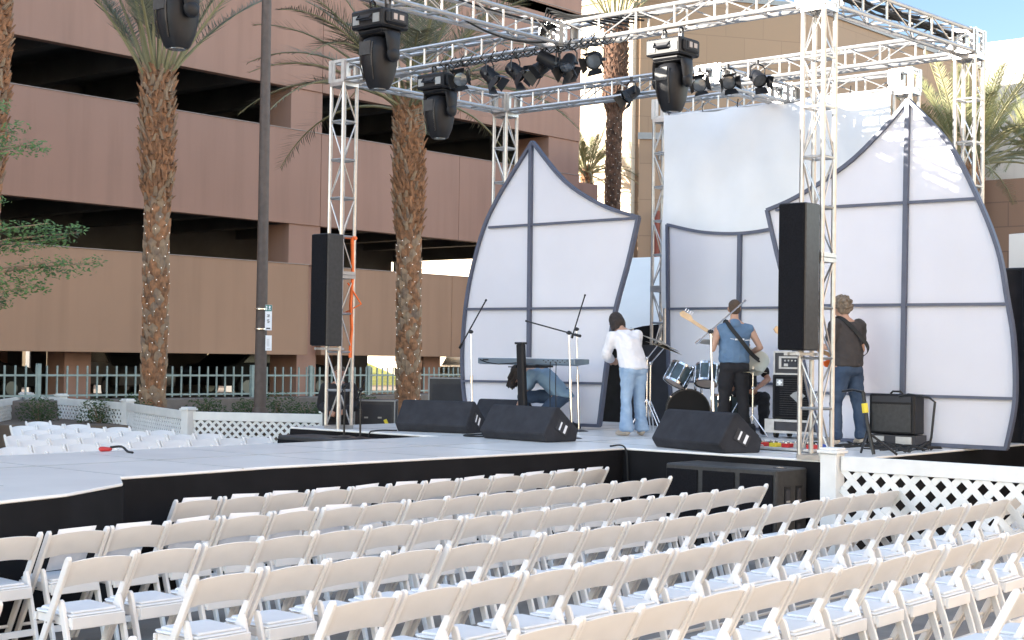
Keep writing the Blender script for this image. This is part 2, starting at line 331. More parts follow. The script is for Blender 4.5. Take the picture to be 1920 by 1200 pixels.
# ------------------------------------------------------------ parking garage
def garage():
    g = thing("parking_garage", "mauve concrete parking garage with deep open decks behind the palms", "building", (20, 33.1, 0))
    Y0, Y1 = 33.1, 42.4; X0, X1 = -62., 42.2
    bands = [(1.9, 4.52), (5.68, 8.4), (9.62, 14.2)]
    js = [-62, -50, -38, -26, -14, -8, -2, 4, 11.9, 17.9, 23.9, 29.9, 35.9, 42.2]
    for bi, (z0, z1) in enumerate(bands):
        for i in range(len(js) - 1):
            a, c = js[i], js[i + 1]; off = 0; mt = m_gar
            if bi == 0:
                mt = m_gar2
                if c == 29.9: c = 29.5; off = -.0
                if a == 29.9: a = 30.25; off = .25
                if a > 30: off = .25
                if a >= 35.9: c = 40.0
            b = MB(); b.box(((a + c) / 2, Y0 + .15 + off, (z0 + z1) / 2), (c - a - .012, .3, z1 - z0)); b.build("spandrel_panel", mt, g, world=True, bev=.01)
            b = MB(); b.box(((a + c) / 2, Y0 + .15 + off, z1 + .012), (c - a, .34, .022)); b.build("coping", m_cop, g, world=True)
    # columns in the facade between decks
    for x0, x1 in ((28.75, 29.95), (40.5, 42.2)):
        for z0, z1 in ((4.52, 5.68), (8.42, 9.62)):
            b = MB(); b.box(((x0 + x1) / 2, Y0 + .75, (z0 + z1) / 2), (x1 - x0, 1.4, z1 - z0)); b.build("column", m_gar, g, world=True)
    b = MB(); b.box((29.9, Y0 + 1.1, 2.5), (.75, 1.2, 5.0)); b.build("column", m_gar, g, world=True)
    b = MB(); b.box((42.6, Y0 + .7, 4.2), (1.6, 1.2, 8.0)); b.build("column", m_gar, g, world=True)
    for x in (4, 10, 16, 22.6, 36):
        b = MB(); b.box((x, Y0 + 1.6, 1.2), (.8, .8, 1.6)); b.build("column", m_gar, g, world=True)
        b = MB(); b.box((x + 2, Y0 + 9, 1.2), (.8, .8, 1.6)); b.build("column", m_gar, g, world=True)
    # decks, downstand beams, roof
    for z in (2.6, 6.75, 10.6):
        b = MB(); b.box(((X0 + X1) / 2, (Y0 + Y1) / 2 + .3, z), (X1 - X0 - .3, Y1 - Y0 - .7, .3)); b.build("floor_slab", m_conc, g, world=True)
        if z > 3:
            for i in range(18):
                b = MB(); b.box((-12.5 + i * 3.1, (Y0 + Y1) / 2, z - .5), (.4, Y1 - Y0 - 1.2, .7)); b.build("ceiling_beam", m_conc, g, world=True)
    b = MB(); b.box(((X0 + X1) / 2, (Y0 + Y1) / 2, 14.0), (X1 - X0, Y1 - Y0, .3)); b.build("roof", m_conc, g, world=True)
    b = MB(); b.box(((X0 + X1) / 2, Y0 + .12, 15.25), (X1 - X0, .24, 2.2)); b.build("parapet", m_gar, g, world=True)
    # rear wall, with the gaps that show daylight
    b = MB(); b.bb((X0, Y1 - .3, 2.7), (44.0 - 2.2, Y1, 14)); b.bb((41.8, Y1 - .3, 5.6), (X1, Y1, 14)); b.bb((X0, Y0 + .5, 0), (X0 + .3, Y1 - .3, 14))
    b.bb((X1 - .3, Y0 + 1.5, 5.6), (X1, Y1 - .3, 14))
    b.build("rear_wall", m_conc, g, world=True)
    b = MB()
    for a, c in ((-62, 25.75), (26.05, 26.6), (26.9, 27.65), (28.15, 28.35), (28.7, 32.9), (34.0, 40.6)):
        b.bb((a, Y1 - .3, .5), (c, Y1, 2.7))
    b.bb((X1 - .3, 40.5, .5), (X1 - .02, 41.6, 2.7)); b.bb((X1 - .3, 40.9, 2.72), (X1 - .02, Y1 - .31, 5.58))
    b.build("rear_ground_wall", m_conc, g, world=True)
    b = MB(); b.box((31.5, Y0 + 12, 1.5), (1.5, .6, 2.0)); b.build("brick_pier", m_brnb, g, world=True)
garage()
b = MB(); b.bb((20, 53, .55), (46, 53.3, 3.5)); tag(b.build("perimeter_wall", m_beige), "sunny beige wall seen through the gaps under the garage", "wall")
b = MB(); b.prism([(46.5, 49, .55), (56, 49, .55), (56, 55, 2.3), (46.5, 55, 2.3)], (0, 0, -.05)); tag(b.build("grass_bank", m_grass), kind="stuff", label="yellow-green grass bank behind the garage", cat="grass")

def car(name, label, loc, rz, mt, s=1.0):
    c = thing(name, label, "car", loc, rz, None)
    prof = [(-2.3, .35), (-2.35, .75), (-2.2, .95), (-1.75, 1.0), (-1.2, 1.42), (.6, 1.45), (1.25, 1.02), (2.1, .9), (2.3, .7), (2.3, .35)]
    b = MB(); b.prism([(x * s, -.88 * s, z * s) for x, z in prof], (0, 1.76 * s, 0)); b.build("body", mt, c, bev=.04, smooth=40)
    for sy in (-.89, .89):
        b = MB(); b.prism([(x * s, sy * s - .004, z * s) for x, z in [(-1.5, 1.03), (-1.1, 1.36), (.5, 1.38), (1.05, 1.03)]], (0, .008, 0)); b.build("side_window", m_glass, c)
    b = MB(); b.prism([(1.22 * s, -.7 * s, 1.06 * s), (1.22 * s, .7 * s, 1.06 * s), (.64 * s, .62 * s, 1.42 * s), (.64 * s, -.62 * s, 1.42 * s)], (.02, 0, .012)); b.build("windscreen", m_glass, c)
    for x in (-1.4, 1.45):
        for sy in (-.86, .86):
            b = MB(); b.cyl((x * s, (sy - .1) * s, .33 * s), (x * s, (sy + .1) * s, .33 * s), .33 * s, n=16); wq = b.build("wheel", m_rubber, c, smooth=40)
            b = MB(); b.cyl((x * s, (sy - .105) * s, .33 * s), (x * s, (sy + .105) * s, .33 * s), .19 * s, n=12); r_ = b.build("rim", m_cars, wq)
    return c
car("parked_car", "black car parked under the garage at the far left beside the first palm", (20.6, 37.5, .56), .1, m_card)
car("parked_car", "silver car with its tail to the green railing under the garage", (27.2, 39, .56), 1.3, m_cars)
car("parked_car", "large black car parked under the garage between second palm and lamp post", (31.3, 37.2, .56), 0, m_card, 1.05)
car("parked_car", "white car parked behind the railing right of the middle palm", (43.2, 38.5, .56), .3, m_carw, 1.02)

# green railing
def green_rail():
    P = [V((13, 27.6, 0)), V((20.1, 27.4, 0)), V((24.3, 27.15, 0)), V((28.5, 27.9, 0)), V((33, 28.7, 0))]
    g = thing("green_railing", "pale green metal picket railing in front of the garage", "railing", P[1])
    for i in range(len(P) - 1):
        a, c = P[i], P[i + 1]; L = (c - a).length; k = int(L / .23); d = (c - a) / k
        b = MB()
        for j in range(k): p = a + d * (j + .5); b.bar(p + V((0, 0, .94)), p + V((0, 0, 1.62)), .03, .03)
        b.bar(a + V((0, 0, 1.0)), c + V((0, 0, 1.0)), .03, .04); b.bar(a + V((0, 0, 1.42)), c + V((0, 0, 1.42)), .03, .04)
        b.build("picket_panel", m_green, g, world=True)
    for p in (P[0], V((17.2, 27.5, 0)), P[1], V((22.6, 27.25, 0)), P[2], V((26.6, 27.55, 0)), P[3]):
        b = MB(); b.box(p + V((0, 0, 1.1)), (.08, .08, 1.12)); b.build("post", m_green, g, world=True)
green_rail()
b = MB(); b.prism([(13, 27.2, .5), (24.3, 26.75, .5), (28.6, 27.5, .5), (33, 28.3, .5), (33, 28.9, .5), (28.5, 28.1, .5), (24.3, 27.35, .5), (13, 27.9, .5)], (0, 0, .42)); tag(b.build("planter_wall", m_wallstone, bev=.02), "low stone kerb wall carrying the green railing", "wall")

# ------------------------------------------------------------ buildings behind
H_T = 17.1
t = thing("tan_building", "large tan block-built building with a flat roofline behind the stage", "building", (52.6, 38, 0))
foot = [(50.75, 36.7), (57.26, 32.55), (75, 32.3), (75, 56), (52.5, 56)]
b = MB(); b.prism([(x, y, 0) for x, y in foot[:3]] + [(75, 50, 0), (52, 50, 0)], (0, 0, H_T)); b.build("wall", m_tanb, t, world=True)
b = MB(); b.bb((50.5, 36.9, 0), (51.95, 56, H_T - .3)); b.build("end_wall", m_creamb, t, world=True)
b = MB(); b.prism([(x, y, H_T) for x, y in [(50.68, 36.7), (57.2, 32.45), (75.1, 32.2), (75.1, 50.1), (51.9, 50.1)]], (0, 0, .2)); b.build("parapet_cap", m_gray, t, world=True)
t = thing("low_tan_block", "lower tan block wall with a grey coping beyond the truss tower", "building", (41, 29, 0))
b = MB(); b.prism([(40.54, 29.28, 0), (43.2, 26.2, 0), (47.5, 26.2, 0), (47.5, 29.3, 0)], (0, 0, 9.2)); b.build("wall", m_tanb, t, world=True)
b = MB(); b.prism([(40.45, 29.3, 9.2), (43.15, 26.1, 9.2), (47.6, 26.1, 9.2), (47.6, 29.4, 9.2)], (0, 0, .22)); b.build("coping", m_gray, t, world=True)
b = MB(); b.box((40.93, 28.79, 8.65), (.04, .32, .3), Matrix.Rotation(R(49.2 - 90), 3, 'Z')); b.build("vent_plate", m_gray, t, world=True)
b = MB(); b.cyl((40.72, 28.68, 0), (40.72, 28.68, 6.8), .1); b.cyl((40.72, 28.68, 5.5), (40.95, 28.42, 5.5), .07); b.cyl((40.72, 28.68, 5.2), (40.95, 28.42, 5.2), .07)
tag(b.build("standpipe", m_rust, smooth=40), "dark red standpipe on the tan wall behind the left sail", "pipe")
t = thing("cream_building", "cream building at the right edge with a sunlit top and a brown block base", "building", (77, 32, 0))
b = MB(); b.bb((77, 10, 11.6), (95, 36, 19.0)); b.build("upper_wall", m_grey_b, t, world=True)
b = MB(); b.bb((76.6, 9, 0), (95, 36.2, 11.6)); b.build("lower_wall", m_brnb, t, world=True)
t = thing("bounce_building", "unseen cream building added behind the camera to bounce warm sunlight", "building", (0, -20, 0))  # out-of-view block added to throw warm bounced sun onto the chair backs
b = MB(); b.bb((-35, -34, 0), (48, -20, 17)); b.build("wall", m_creamb, t, world=True)
b = MB(); b.bb((-35.3, -34.3, 17), (48.3, -19.7, 17.6)); b.build("cornice", m_gray, t, world=True)
for zz in (4.5, 8.5, 12.5):
    for xx in range(-30, 46, 6): b = MB(); b.bb((xx, -20.0, zz), (xx + 1.6, -19.97, zz + 1.8)); b.build("window", m_glass, t, world=True)
# ------------------------------------------------------------ tent and drape behind stage
t = thing("backstage_tent", "white vinyl frame tent standing behind the left sail", "tent", (20, 16, 0))
b = MB()
P = lambda x, y, z: V((x, y, z))
n = 24; vs = []; fs = []
for i in range(n + 1):
    yy = 18.3 - i * (7.3 / n)
    for j in range(7):
        f = j / 6; z = 2.42 + 1.35 * f ** .85; x = 20 + 2.2 * f
        z += .03 * math.sin(yy * 5 + j) * (1 - f)
        if yy < 14.9: z += 0.25 * (14.9 - yy) / 4
        vs.append((x, yy, z))
fs = [(i * 7 + j, (i + 1) * 7 + j, (i + 1) * 7 + j + 1, i * 7 + j + 1) for i in range(n) for j in range(6)]
b.raw(vs, fs); o = b.build("roof_panel", m_tent, t, world=True, smooth=80, recalc=False)
b = MB(); b.bb((20.0, 17.95, 0), (20.04, 18.3, 2.5)); b.bb((20.04, 18.27, 0), (24, 18.3, 2.5)); b.build("side_wall", m_tent, t, world=True)
b = MB(); b.bb((23.0, 11, 0), (23.04, 18.27, 2.6)); b.build("back_wall", m_blkcloth, t, world=True)
for y in (11.1, 14.6, 18.1):
    b = MB(); b.cyl((20.06, y, 0), (20.06, y, 2.45), .03); b.build("pole", m_alu, t, world=True)
t = thing("backstage_drape", "tall black drape behind the right edge of the right sail", "curtain", (18.9, 6, 0))
b = MB(); n = 120; vs = []
for i in range(n + 1):
    y = 7.8 - i * .04
    for z in (0.02, 1.2, 2.3, 3.13): vs.append((18.6 + .05 * math.sin(y * 21) + .02 * math.sin(y * 47), y, z))
b.raw(vs, [(i * 4 + j, (i + 1) * 4 + j, (i + 1) * 4 + j + 1, i * 4 + j + 1) for i in range(n) for j in range(3)]); b.build("cloth", m_blkcloth, t, world=True, smooth=80, recalc=False)
b = MB(); b.cyl((18.66, 3, 3.14), (18.66, 7.85, 3.14), .025); b.build("drape_rail", m_blackm, t, world=True)
t = thing("side_canopy", "plain white canopy wall rising behind the black drape at the right edge", "tent", (19.4, 5, 0))
b = MB(); b.bb((19.3, 2.5, 0), (19.34, 7.95, 3.62)); b.build("canopy_wall", m_tent, t, world=True)
b = MB(); b.prism([(19.3, 2.5, 3.62), (23, 2.5, 4.0), (23, 7.95, 4.0), (19.3, 7.95, 3.62)], (0, 0, .03)); b.build("canopy_roof", m_tent, t, world=True)
b = MB(); b.cyl((19.4, 7.9, 0), (19.4, 7.9, 3.6), .03); b.build("pole", m_alu, t, world=True)

# ------------------------------------------------------------ truss rig
TR = thing("truss_rig", "silver aluminium box truss frame standing around and over the stage", "truss", (13.75, 11.2, .95))
TW = .29
def truss(name, a, c, step=.49, side=None, rc=.026, rb=.0095):
    a, c = V(a), V(c); L = (c - a).length; d = (c - a).normalized()
    s = V((0, 0, 1)).cross(d)
    if s.length < .1: s = V((1, 0, 0))
    s.normalize(); u = d.cross(s); h = TW / 2 - rc; b = MB()
    cs = [s * h + u * h, -s * h + u * h, -s * h - u * h, s * h - u * h]
    for q in cs: b.cyl(a + q, c + q, rc, n=8)
    k = max(1, round(L / step)); st_ = L / k
    for f in range(4):
        p, q = cs[f], cs[(f + 1) % 4]
        for i in range(k + 1):
            e = a + d * min(max(i * st_, .02), L - .02)
            b.cyl(e + p, e + q, rb * 1.6, n=6, caps=False)
            if i < k:
                e2 = a + d * min((i + 1) * st_, L - .02)
                if (i + f) % 2: b.cyl(e + p, e2 + q, rb, n=6, caps=False)
                else: b.cyl(e + q, e2 + p, rb, n=6, caps=False)
    for e in (a, c):   # end plates as square frames
        e_ = e + d * (.02 if e == a else -.02)
        for f in range(4): b.bar(e_ + cs[f] * 1.06, e_ + cs[(f + 1) % 4] * 1.06, .045, .05, up=d)
    return b.build(name, m_alu, TR, world=True, smooth=40)
ZB = 5.585; ZM = ZB + TW / 2
A, D, B, E_, Cc, F_ = (13.85, 14.9), (13.75, 7.68), (17.05, 14.8), (17.0, 7.5), (18.85, 13.15), (18.75, 9.15)
def tower(p, z0=.95, split=3.0):
    truss("truss_tower", (p[0], p[1], z0), (p[0], p[1], split)); truss("truss_tower", (p[0], p[1], split + .003), (p[0], p[1], ZB - .01))
def corner(p):
    b = MB(); x, y = p; h = TW / 2 + .005
    for sx in (-1, 1):
        for sy in (-1, 1): b.box((x + sx * (h - .03), y + sy * (h - .03), ZM), (.06, .06, TW + .01))
    for z in (ZM - h + .02, ZM + h - .02):
        for sgn in (-1, 1): b.box((x + sgn * (h - .032), y, z), (.054, 2 * h - .004, .04)); b.box((x, y + sgn * (h - .032), z), (2 * h - .12, .054, .038))
    b.box((x + .05, y - h + .005, ZM), (.05, .012, TW - .06)); b.box((x - h + .005, y + .05, ZM), (.012, .05, TW - .06))
    b.build("corner_block", m_alu2, TR, world=True)
for p in (A, D, B, E_, Cc, F_): tower(p); corner(p)
def between(p, q):
    p, q = V((*p, ZM)), V((*q, ZM)); d = (q - p).normalized() * (TW / 2 + .01); truss("truss_beam", p + d, q - d)
T1 = (13.8, 11.15); T2 = (17.02, 11.1)
for p in (T1, T2, (18.8, 11.05)): corner(p)
between(A, T1); between(T1, D); between(A, B); between(D, E_); between(B, T2); between(T2, E_); between(T2, (18.8, 11.05)); between(Cc, (18.8, 11.05)); between((18.8, 11.05), F_)
between((3.0, 11.15), T1)       # truss over the runway

# ------------------------------------------------------------ curtain and sails
t = thing("backdrop_curtain", "white cloth backdrop hung from the rear truss between two towers", "curtain", (18.62, 11.1, 3.5))
b = MB(); nu, nv = 70, 34; vs = []
for i in range(nu + 1):
    y = 12.98 - 3.7 * i / nu
    for j in range(nv + 1):
        f = j / nv; z = 5.6 - 2.9 * f
        sag = .05 * abs(math.sin(PI * (y - 9.3) / .62)) * max(0, 1 - f * 6)
        x = 18.60 + .035 * noise.noise(V((y * 1.3, z * .8, 1))) - .03 * (1 - abs(noise.noise(V((y * .7 + z * .5, z * .7 - y * .3, 8)))) * 2) + .012 * math.sin(y * 9 + math.sin(z * 2) * 1.5) + .035 * math.sin(5 * (y + .8 * z)) * math.exp(-f * 3) + .010 * noise.noise(V((y * 3, z * 3, 5)))
        vs.append((x, y, z - sag * .5))
b.raw(vs, [(i * (nv + 1) + j, (i + 1) * (nv + 1) + j, (i + 1) * (nv + 1) + j + 1, i * (nv + 1) + j + 1) for i in range(nu) for j in range(nv)])
b.build("cloth", m_curtain, t, world=True, smooth=80, recalc=False)
for y in (12.9, 12.3, 11.7, 10.5, 9.9, 9.35):
    b = MB(); b.tube([(18.6, y, 5.59), (18.58, y, 5.62), (18.62, y + .01, 5.72)], .008); b.build("tie", m_blkcloth, t, world=True)

def spline(pts, n=8):
    out = []; P_ = [V((p[0], p[1], 0)) for p in pts]
    for i in range(len(P_) - 1):
        p0 = P_[max(i - 1, 0)]; p1 = P_[i]; p2 = P_[i + 1]; p3 = P_[min(i + 2, len(P_) - 1)]
        for k in range(n):
            s = k / n; out.append(.5 * ((2 * p1) + (p2 - p0) * s + (2 * p0 - 5 * p1 + 4 * p2 - p3) * s * s + (-p0 + 3 * p1 - 3 * p2 + p3) * s ** 3))
    out.append(P_[-1]); return [(q.x, q.y) for q in out]
def sail(name, label, X, segs, bars, vbar, fw=.055):
    """segs: list of point lists (y,z), each smoothed, joined into a closed outline"""
    t = thing(name, label, "stage sail", (X, segs[0][0][0], .95))
    out = []
    for s in segs: out += spline(s)[:-1]
    n = len(out)
    b = MB(); b.prism([(X, y, z) for y, z in out], (.012, 0, 0)); b.build("fabric", m_sail, t, world=True)
    b = MB()
    for i in range(n):
        a, c = V((X - .012, *out[i])), V((X - .012, *out[(i + 1) % n])); d = (c - a)
        if d.length < 1e-4: continue
        b.bar(a - d.normalized() * .006, c + d.normalized() * .006, .07 + (i % 2) * .002, fw, up=(1, 0, 0)) if False else b.bar(a - d * .04, c + d * .04, .044, .07 + (i % 2) * .003, up=(1, 0, 0))
    b.build("rim", m_frame, t, world=True)
    for (y0, z0, y1, z1) in bars:
        b = MB(); b.bar((X - .016, y0, z0), (X - .016, y1, z1), .034, .05, up=(1, 0, 0)); b.build("cross_bar", m_frame, t, world=True)
    for (y0, z0, y1, z1) in vbar:
        b = MB(); b.bar((X - .02, y0, z0), (X - .02, y1, z1), .056, .07, up=(1, 0, 0)); b.build("upright", m_frame, t, world=True)
    b = MB()
    for y in (segs[0][0][0],):
        b.bar((X + .05, y, 3.2), (X + .75, y + .05, .96), .04); b.bar((X + .05, y, 1.1), (X + .75, y + .05, .99), .04)
    b.build("prop_leg", m_frame, t, world=True)
sail("left_sail" if False else "stage_sail", "white sail with a dark frame left of the stage, behind the keyboard", 16.8,
     [[(14.04, 5.07), (13.43, 4.46), (12.76, 4.08), (12.13, 3.88)], [(12.13, 3.88), (12.29, 3.28), (12.55, 2.40), (12.76, 1.0)], [(12.76, 1.0), (15.22, .98)],
      [(15.22, .98), (15.33, 1.52), (15.35, 2.16), (15.25, 2.97), (15.0, 3.76), (14.69, 4.29), (14.04, 5.07)]],
     [(14.86, 3.86, 12.16, 3.87), (15.28, 2.65, 12.50, 2.64), (15.35, 1.57, 12.67, 1.59)], [(14.06, 5.03, 14.04, 1.0)])
sail("stage_sail", "biggest white sail with a dark frame at the right end of the stage", 16.8,
     [[(8.17, 5.10), (8.47, 4.79), (8.97, 4.38), (9.64, 4.03), (10.10, 3.87)], [(10.10, 3.87), (9.94, 3.28), (9.62, 2.19), (9.46, 1.52), (9.30, .98)], [(9.30, .98), (6.93, .98)],
      [(6.93, .98), (6.83, 1.53), (6.85, 2.2), (6.93, 2.69), (7.04, 3.25), (7.29, 3.87), (7.65, 4.53), (8.17, 5.10)]],
     [(9.97, 3.865, 7.29, 3.86), (9.66, 2.64, 6.90, 2.63), (9.46, 1.55, 6.84, 1.55)], [(8.17, 5.06, 8.21, 1.0)])
sail("stage_sail", "low white panel with a concave top edge behind the drum kit", 18.35,
     [[(12.72, 3.92), (12.13, 3.79), (11.49, 3.74), (10.9, 3.79), (10.4, 3.92)], [(10.4, 3.92), (10.55, 2.7), (10.6, .98)], [(10.6, .98), (12.55, .98)], [(12.55, .98), (12.66, 1.73), (12.69, 2.68), (12.72, 3.92)]],
     [(12.68, 2.68, 10.6, 2.68), (12.6, 1.62, 10.6, 1.62)], [(11.47, 3.73, 11.48, 1.0)])

# ------------------------------------------------------------ speakers
def array(label, x, y, z0, z1):
    t = thing("column_speaker", label, "speaker", (x, y, z0), 0)
    b = MB(); b.bb((x, y - .155, z0), (x + .28, y + .155, z1)); b.build("cabinet", m_spkside, t, world=True, bev=.012)
    b = MB(); b.bb((x - .022, y - .145, z0 + .01), (x - .001, y + .145, z1 - .01)); b.build("grille", m_grille, t, world=True, bev=.006)
    b = MB(); b.bb((x + .01, y - .09, z0 - .05), (x + .38, y - .05, z0 - .02)); b.bb((x + .01, y + .05, z0 - .05), (x + .38, y + .09, z0 - .02)); b.bb((x + .05, y - .052, z0 - .048), (x + .23, y + .052, z0 - .022)); b.build("mounting_bracket", m_alu2, t, world=True)
    return
    b = MB()
    for i in range(5): b.cyl((x + .04, y - .157, z0 + .15 + i * .3), (x + .04, y - .153, z0 + .15 + i * .3), .006)
    b.box((x + .14, y, z0 - .035), (.22, .2, .03)); b.cyl((x + .14, y, z0 - .09), (x + .14, y, z0 - .02), .03)
    b.box((x + .26, y - .05, z0 - .05), (.25, .04, .03)); b.box((x + .26, y + .05, z0 - .05), (.25, .04, .03))
    b.build("mounting_bracket", m_alu2, t, world=True)
array("tall black column speaker hung on the left front truss tower", 13.42, 14.85, 2.05, 3.53)
array("tall black column speaker hung on the right front truss tower", 13.28, 7.70, 2.05, 3.53)
def sub(label, x0, y0, x1, y1, h):
    t = thing("subwoofer", label, "subwoofer", ((x0 + x1) / 2, (y0 + y1) / 2, 0))
    b = MB(); b.bb((x0, y0, .03), (x1, y1, h)); b.build("cabinet", m_spkside, t, world=True, bev=.015)
    b = MB()
    for k in range(3):
        yy = y0 + .04 + k * (y1 - y0) / 3; b.bb((x0 - .018, yy, .08), (x0 - .001, yy + (y1 - y0) / 3 - .06, h - .05))
    b.build("grille", m_grille, t, world=True, bev=.006)
    for dx in (.2, .42):
        for dz in (h - .27, .25):
            b = MB(); b.m = 0; b.box((x0 + dx, y0 - .004, dz), (.11, .008, .2)); b.m = 1; b.box((x0 + dx, y0 - .009, dz), (.075, .004, .14)); b.m = 2; b.box((x0 + dx, y0 - .013, dz - .05), (.07, .006, .02)); b.build("side_handle", [m_blackm, m_ink, m_alu2], t, world=True)
    b = MB(); b.m = 0; b.cyl(((x0 + x1) / 2, y0 + .14, h), ((x0 + x1) / 2, y0 + .14, h + .004), .07, n=16); b.m = 1; b.cyl(((x0 + x1) / 2, y0 + .14, h + .004), ((x0 + x1) / 2, y0 + .14, h + .008), .045, n=16); b.build("pole_socket", [m_ink, m_chrome], t, world=True)
    for sx in (x0 + .05, x1 - .05):
        for sy in (y0 + .06, y1 - .06):
            b = MB(); b.cyl((sx, sy, 0), (sx, sy, .032), .03); b.build("foot", m_rubber, t, world=True)
sub("big black subwoofer on the ground in front of the stage, right of the runway", 12.96, 7.66, 13.55, 8.98, .87)
sub("black subwoofer on the ground left of the runway with two stand bases on top", 12.96, 13.2, 13.55, 15.1, .88)

def wedge(label, p0, p1, h=.4, dp=.55):
    """p0 = left end, p1 = right end of the bottom edge nearest the audience"""
    p0, p1 = V((*p0, .95)), V((*p1, .95)); d = (p1 - p0).normalized(); n = V((-d.y, d.x, 0))
    if n.x < 0: n = -n
    t = thing("floor_monitor", label, "monitor speaker", p0.lerp(p1, .5))
    pr = [(0.03, 0), (-.04, .10), (.16, h), (.22, h + .01), (dp, .14), (dp - .03, 0)]
    b = MB(); b.prism([p0 + n * x + V((0, 0, z + .002)) for x, z in pr], p1 - p0); b.build("cabinet", m_wedge, t, world=True, bev=.012)
    q0 = n * .235 + V((0, 0, h)); q1 = n * (dp - .01) + V((0, 0, .17)); nn = V((0, 0, 1)).lerp(n, .5).normalized() * .012
    b = MB(); b.prism([p0 + d * .05 + q0, p1 - d * .05 + q0, p1 - d * .05 + q1, p0 + d * .05 + q1], nn); b.build("grille", m_grille, t, world=True)
    e = p1 + d * .003
    b = MB(); c = e + n * .27 + V((0, 0, .17)); R3 = Matrix((d, n, V((0, 0, 1)))).transposed() @ Matrix.Rotation(R(-28), 3, 'X')
    b.m = 0; b.box(c, (.012, .20, .13), R3); b.m = 1
    for k in (-.04, .05): b.box(c + R3 @ V((.008, k, 0)), (.006, .022 if k < 0 else .035, .1), R3)
    b.build("jack_plate", [m_ink, m_paper], t, world=True)
wedge("leftmost black floor monitor lying on the stage edge beside the left truss tower", (14.02, 13.98), (14.30, 12.98))
wedge("black floor monitor on the stage edge right in front of the crouching person", (13.72, 12.22), (13.62, 11.13))
wedge("black floor monitor on the stage edge in front of the bass player, nearest the camera", (14.02, 9.88), (13.62, 8.72), .42)
wedge("black floor monitor set back behind the leftmost one, under the left sail", (15.9, 14.35), (16.0, 13.55), .38)

# ------------------------------------------------------------ moving heads and lanterns
def mover(label, p, rz=0, tilt=0):
    t = thing("moving_head_light", label, "stage light", p, rz, "moving head lights under the truss")
    b = MB(); b.box((0, 0, -.16), (.40, .46, .19)); b.box((0, .24, -.16), (.30, .05, .13)); b.box((0, -.24, -.16), (.30, .05, .13))
    b.box((0, 0, -.275), (.3, .36, .05)); b.build("base", m_black, t, bev=.02)
    b = MB(); b.m = 0; b.box((-.203, 0, -.15), (.01, .22, .06)); b.m = 1; b.box((-.204, .14, -.17), (.01, .09, .09)); b.box((-.204, -.15, -.17), (.01, .09, .09)); b.m = 2; b.tube([(-.2, .1, -.12), (-.245, .09, -.17), (-.245, -.09, -.17), (-.2, -.1, -.12)], .012)
    b.build("handle", [m_ink, m_gray, m_black], t, smooth=40)
    b = MB(); b.m = 0; b.box((0, -.268, -.15), (.2, .01, .09)); b.m = 1; b.box((-.05, -.275, -.15), (.05, .008, .06)); b.box((.04, -.275, -.15), (.06, .008, .05)); b.build("display", [m_ink, m_dhead], t)
    for s in (-.11, .11):
        b = MB(); b.box((0, s, -.03), (.05, .04, .07)); b.tube([(0.03, s - .0, .0), (.035, s, .05), (0, s, .075), (-.035, s, .05), (-.03, s, 0)], .012); b.build("clamp", m_blackm, t)
    y = MB()
    for s in (-1, 1):
        y.hull([((0, s * .185, -.30), (.11, .03, .03)), ((0, s * .205, -.38), (.09, .03, .04)), ((0, s * .205, -.52), (.075, .03, .07))])
        y.hull([((0, s * .20, -.52), (.085, .045, .085))])
    y.hull([((0, -.16, -.30), (.12, .05, .03)), ((0, .16, -.30), (.12, .05, .03))])
    yo = y.build("yoke", m_black, t, smooth=50)
    h = MB()
    secs = [(-.33, .11, .09), (-.36, .165, .135), (-.46, .19, .155), (-.60, .185, .152), (-.73, .155, .135), (-.83, .11, .11), (-.855, .09, .095)]
    vs = []; n = 20
    for z, rx, ry in secs:
        for i in range(n):
            a = 2 * PI * i / n; ca, sa = math.cos(a), math.sin(a); e = .75
            vs.append((rx * math.copysign(abs(ca) ** e, ca), ry * math.copysign(abs(sa) ** e, sa), z))
    fs = [(i * n + j, i * n + (j + 1) % n, (i + 1) * n + (j + 1) % n, (i + 1) * n + j) for i in range(len(secs) - 1) for j in range(n)] + [tuple(range(n)), tuple((len(secs) - 1) * n + j for j in reversed(range(n)))]
    h.raw(vs, fs); ho = h.build("head", m_black, t, smooth=50)
    b = MB(); b.box((-.190, 0.02, -.46), (.012, .16, .14)); b.build("vent", m_spkside, ho)
    b = MB(); b.cyl((0, 0, -.853), (0, 0, -.864), .078, n=20); b.build("lens", m_lens, ho)
    for s in (-.07, .09):
        b = MB(); b.tube([(-.172, s, -.40), (-.188, s, -.50), (-.178, s, -.64), (-.14, s * .8, -.78)], .008); b.build("rib", m_blackm, ho)
    return t
ZH = ZB - .06
mover("black moving head light on the runway truss at the top left, nearest the camera", (8.27, 11.1, ZH))
mover("black moving head light on the runway truss above the left column speaker", (10.8, 11.1, ZH))
mover("black moving head light on the front truss in front of the middle palm", (13.72, 13.0, ZH))
mover("black moving head light on the front truss right of centre, lit by the sun", (13.72, 9.48, ZH))

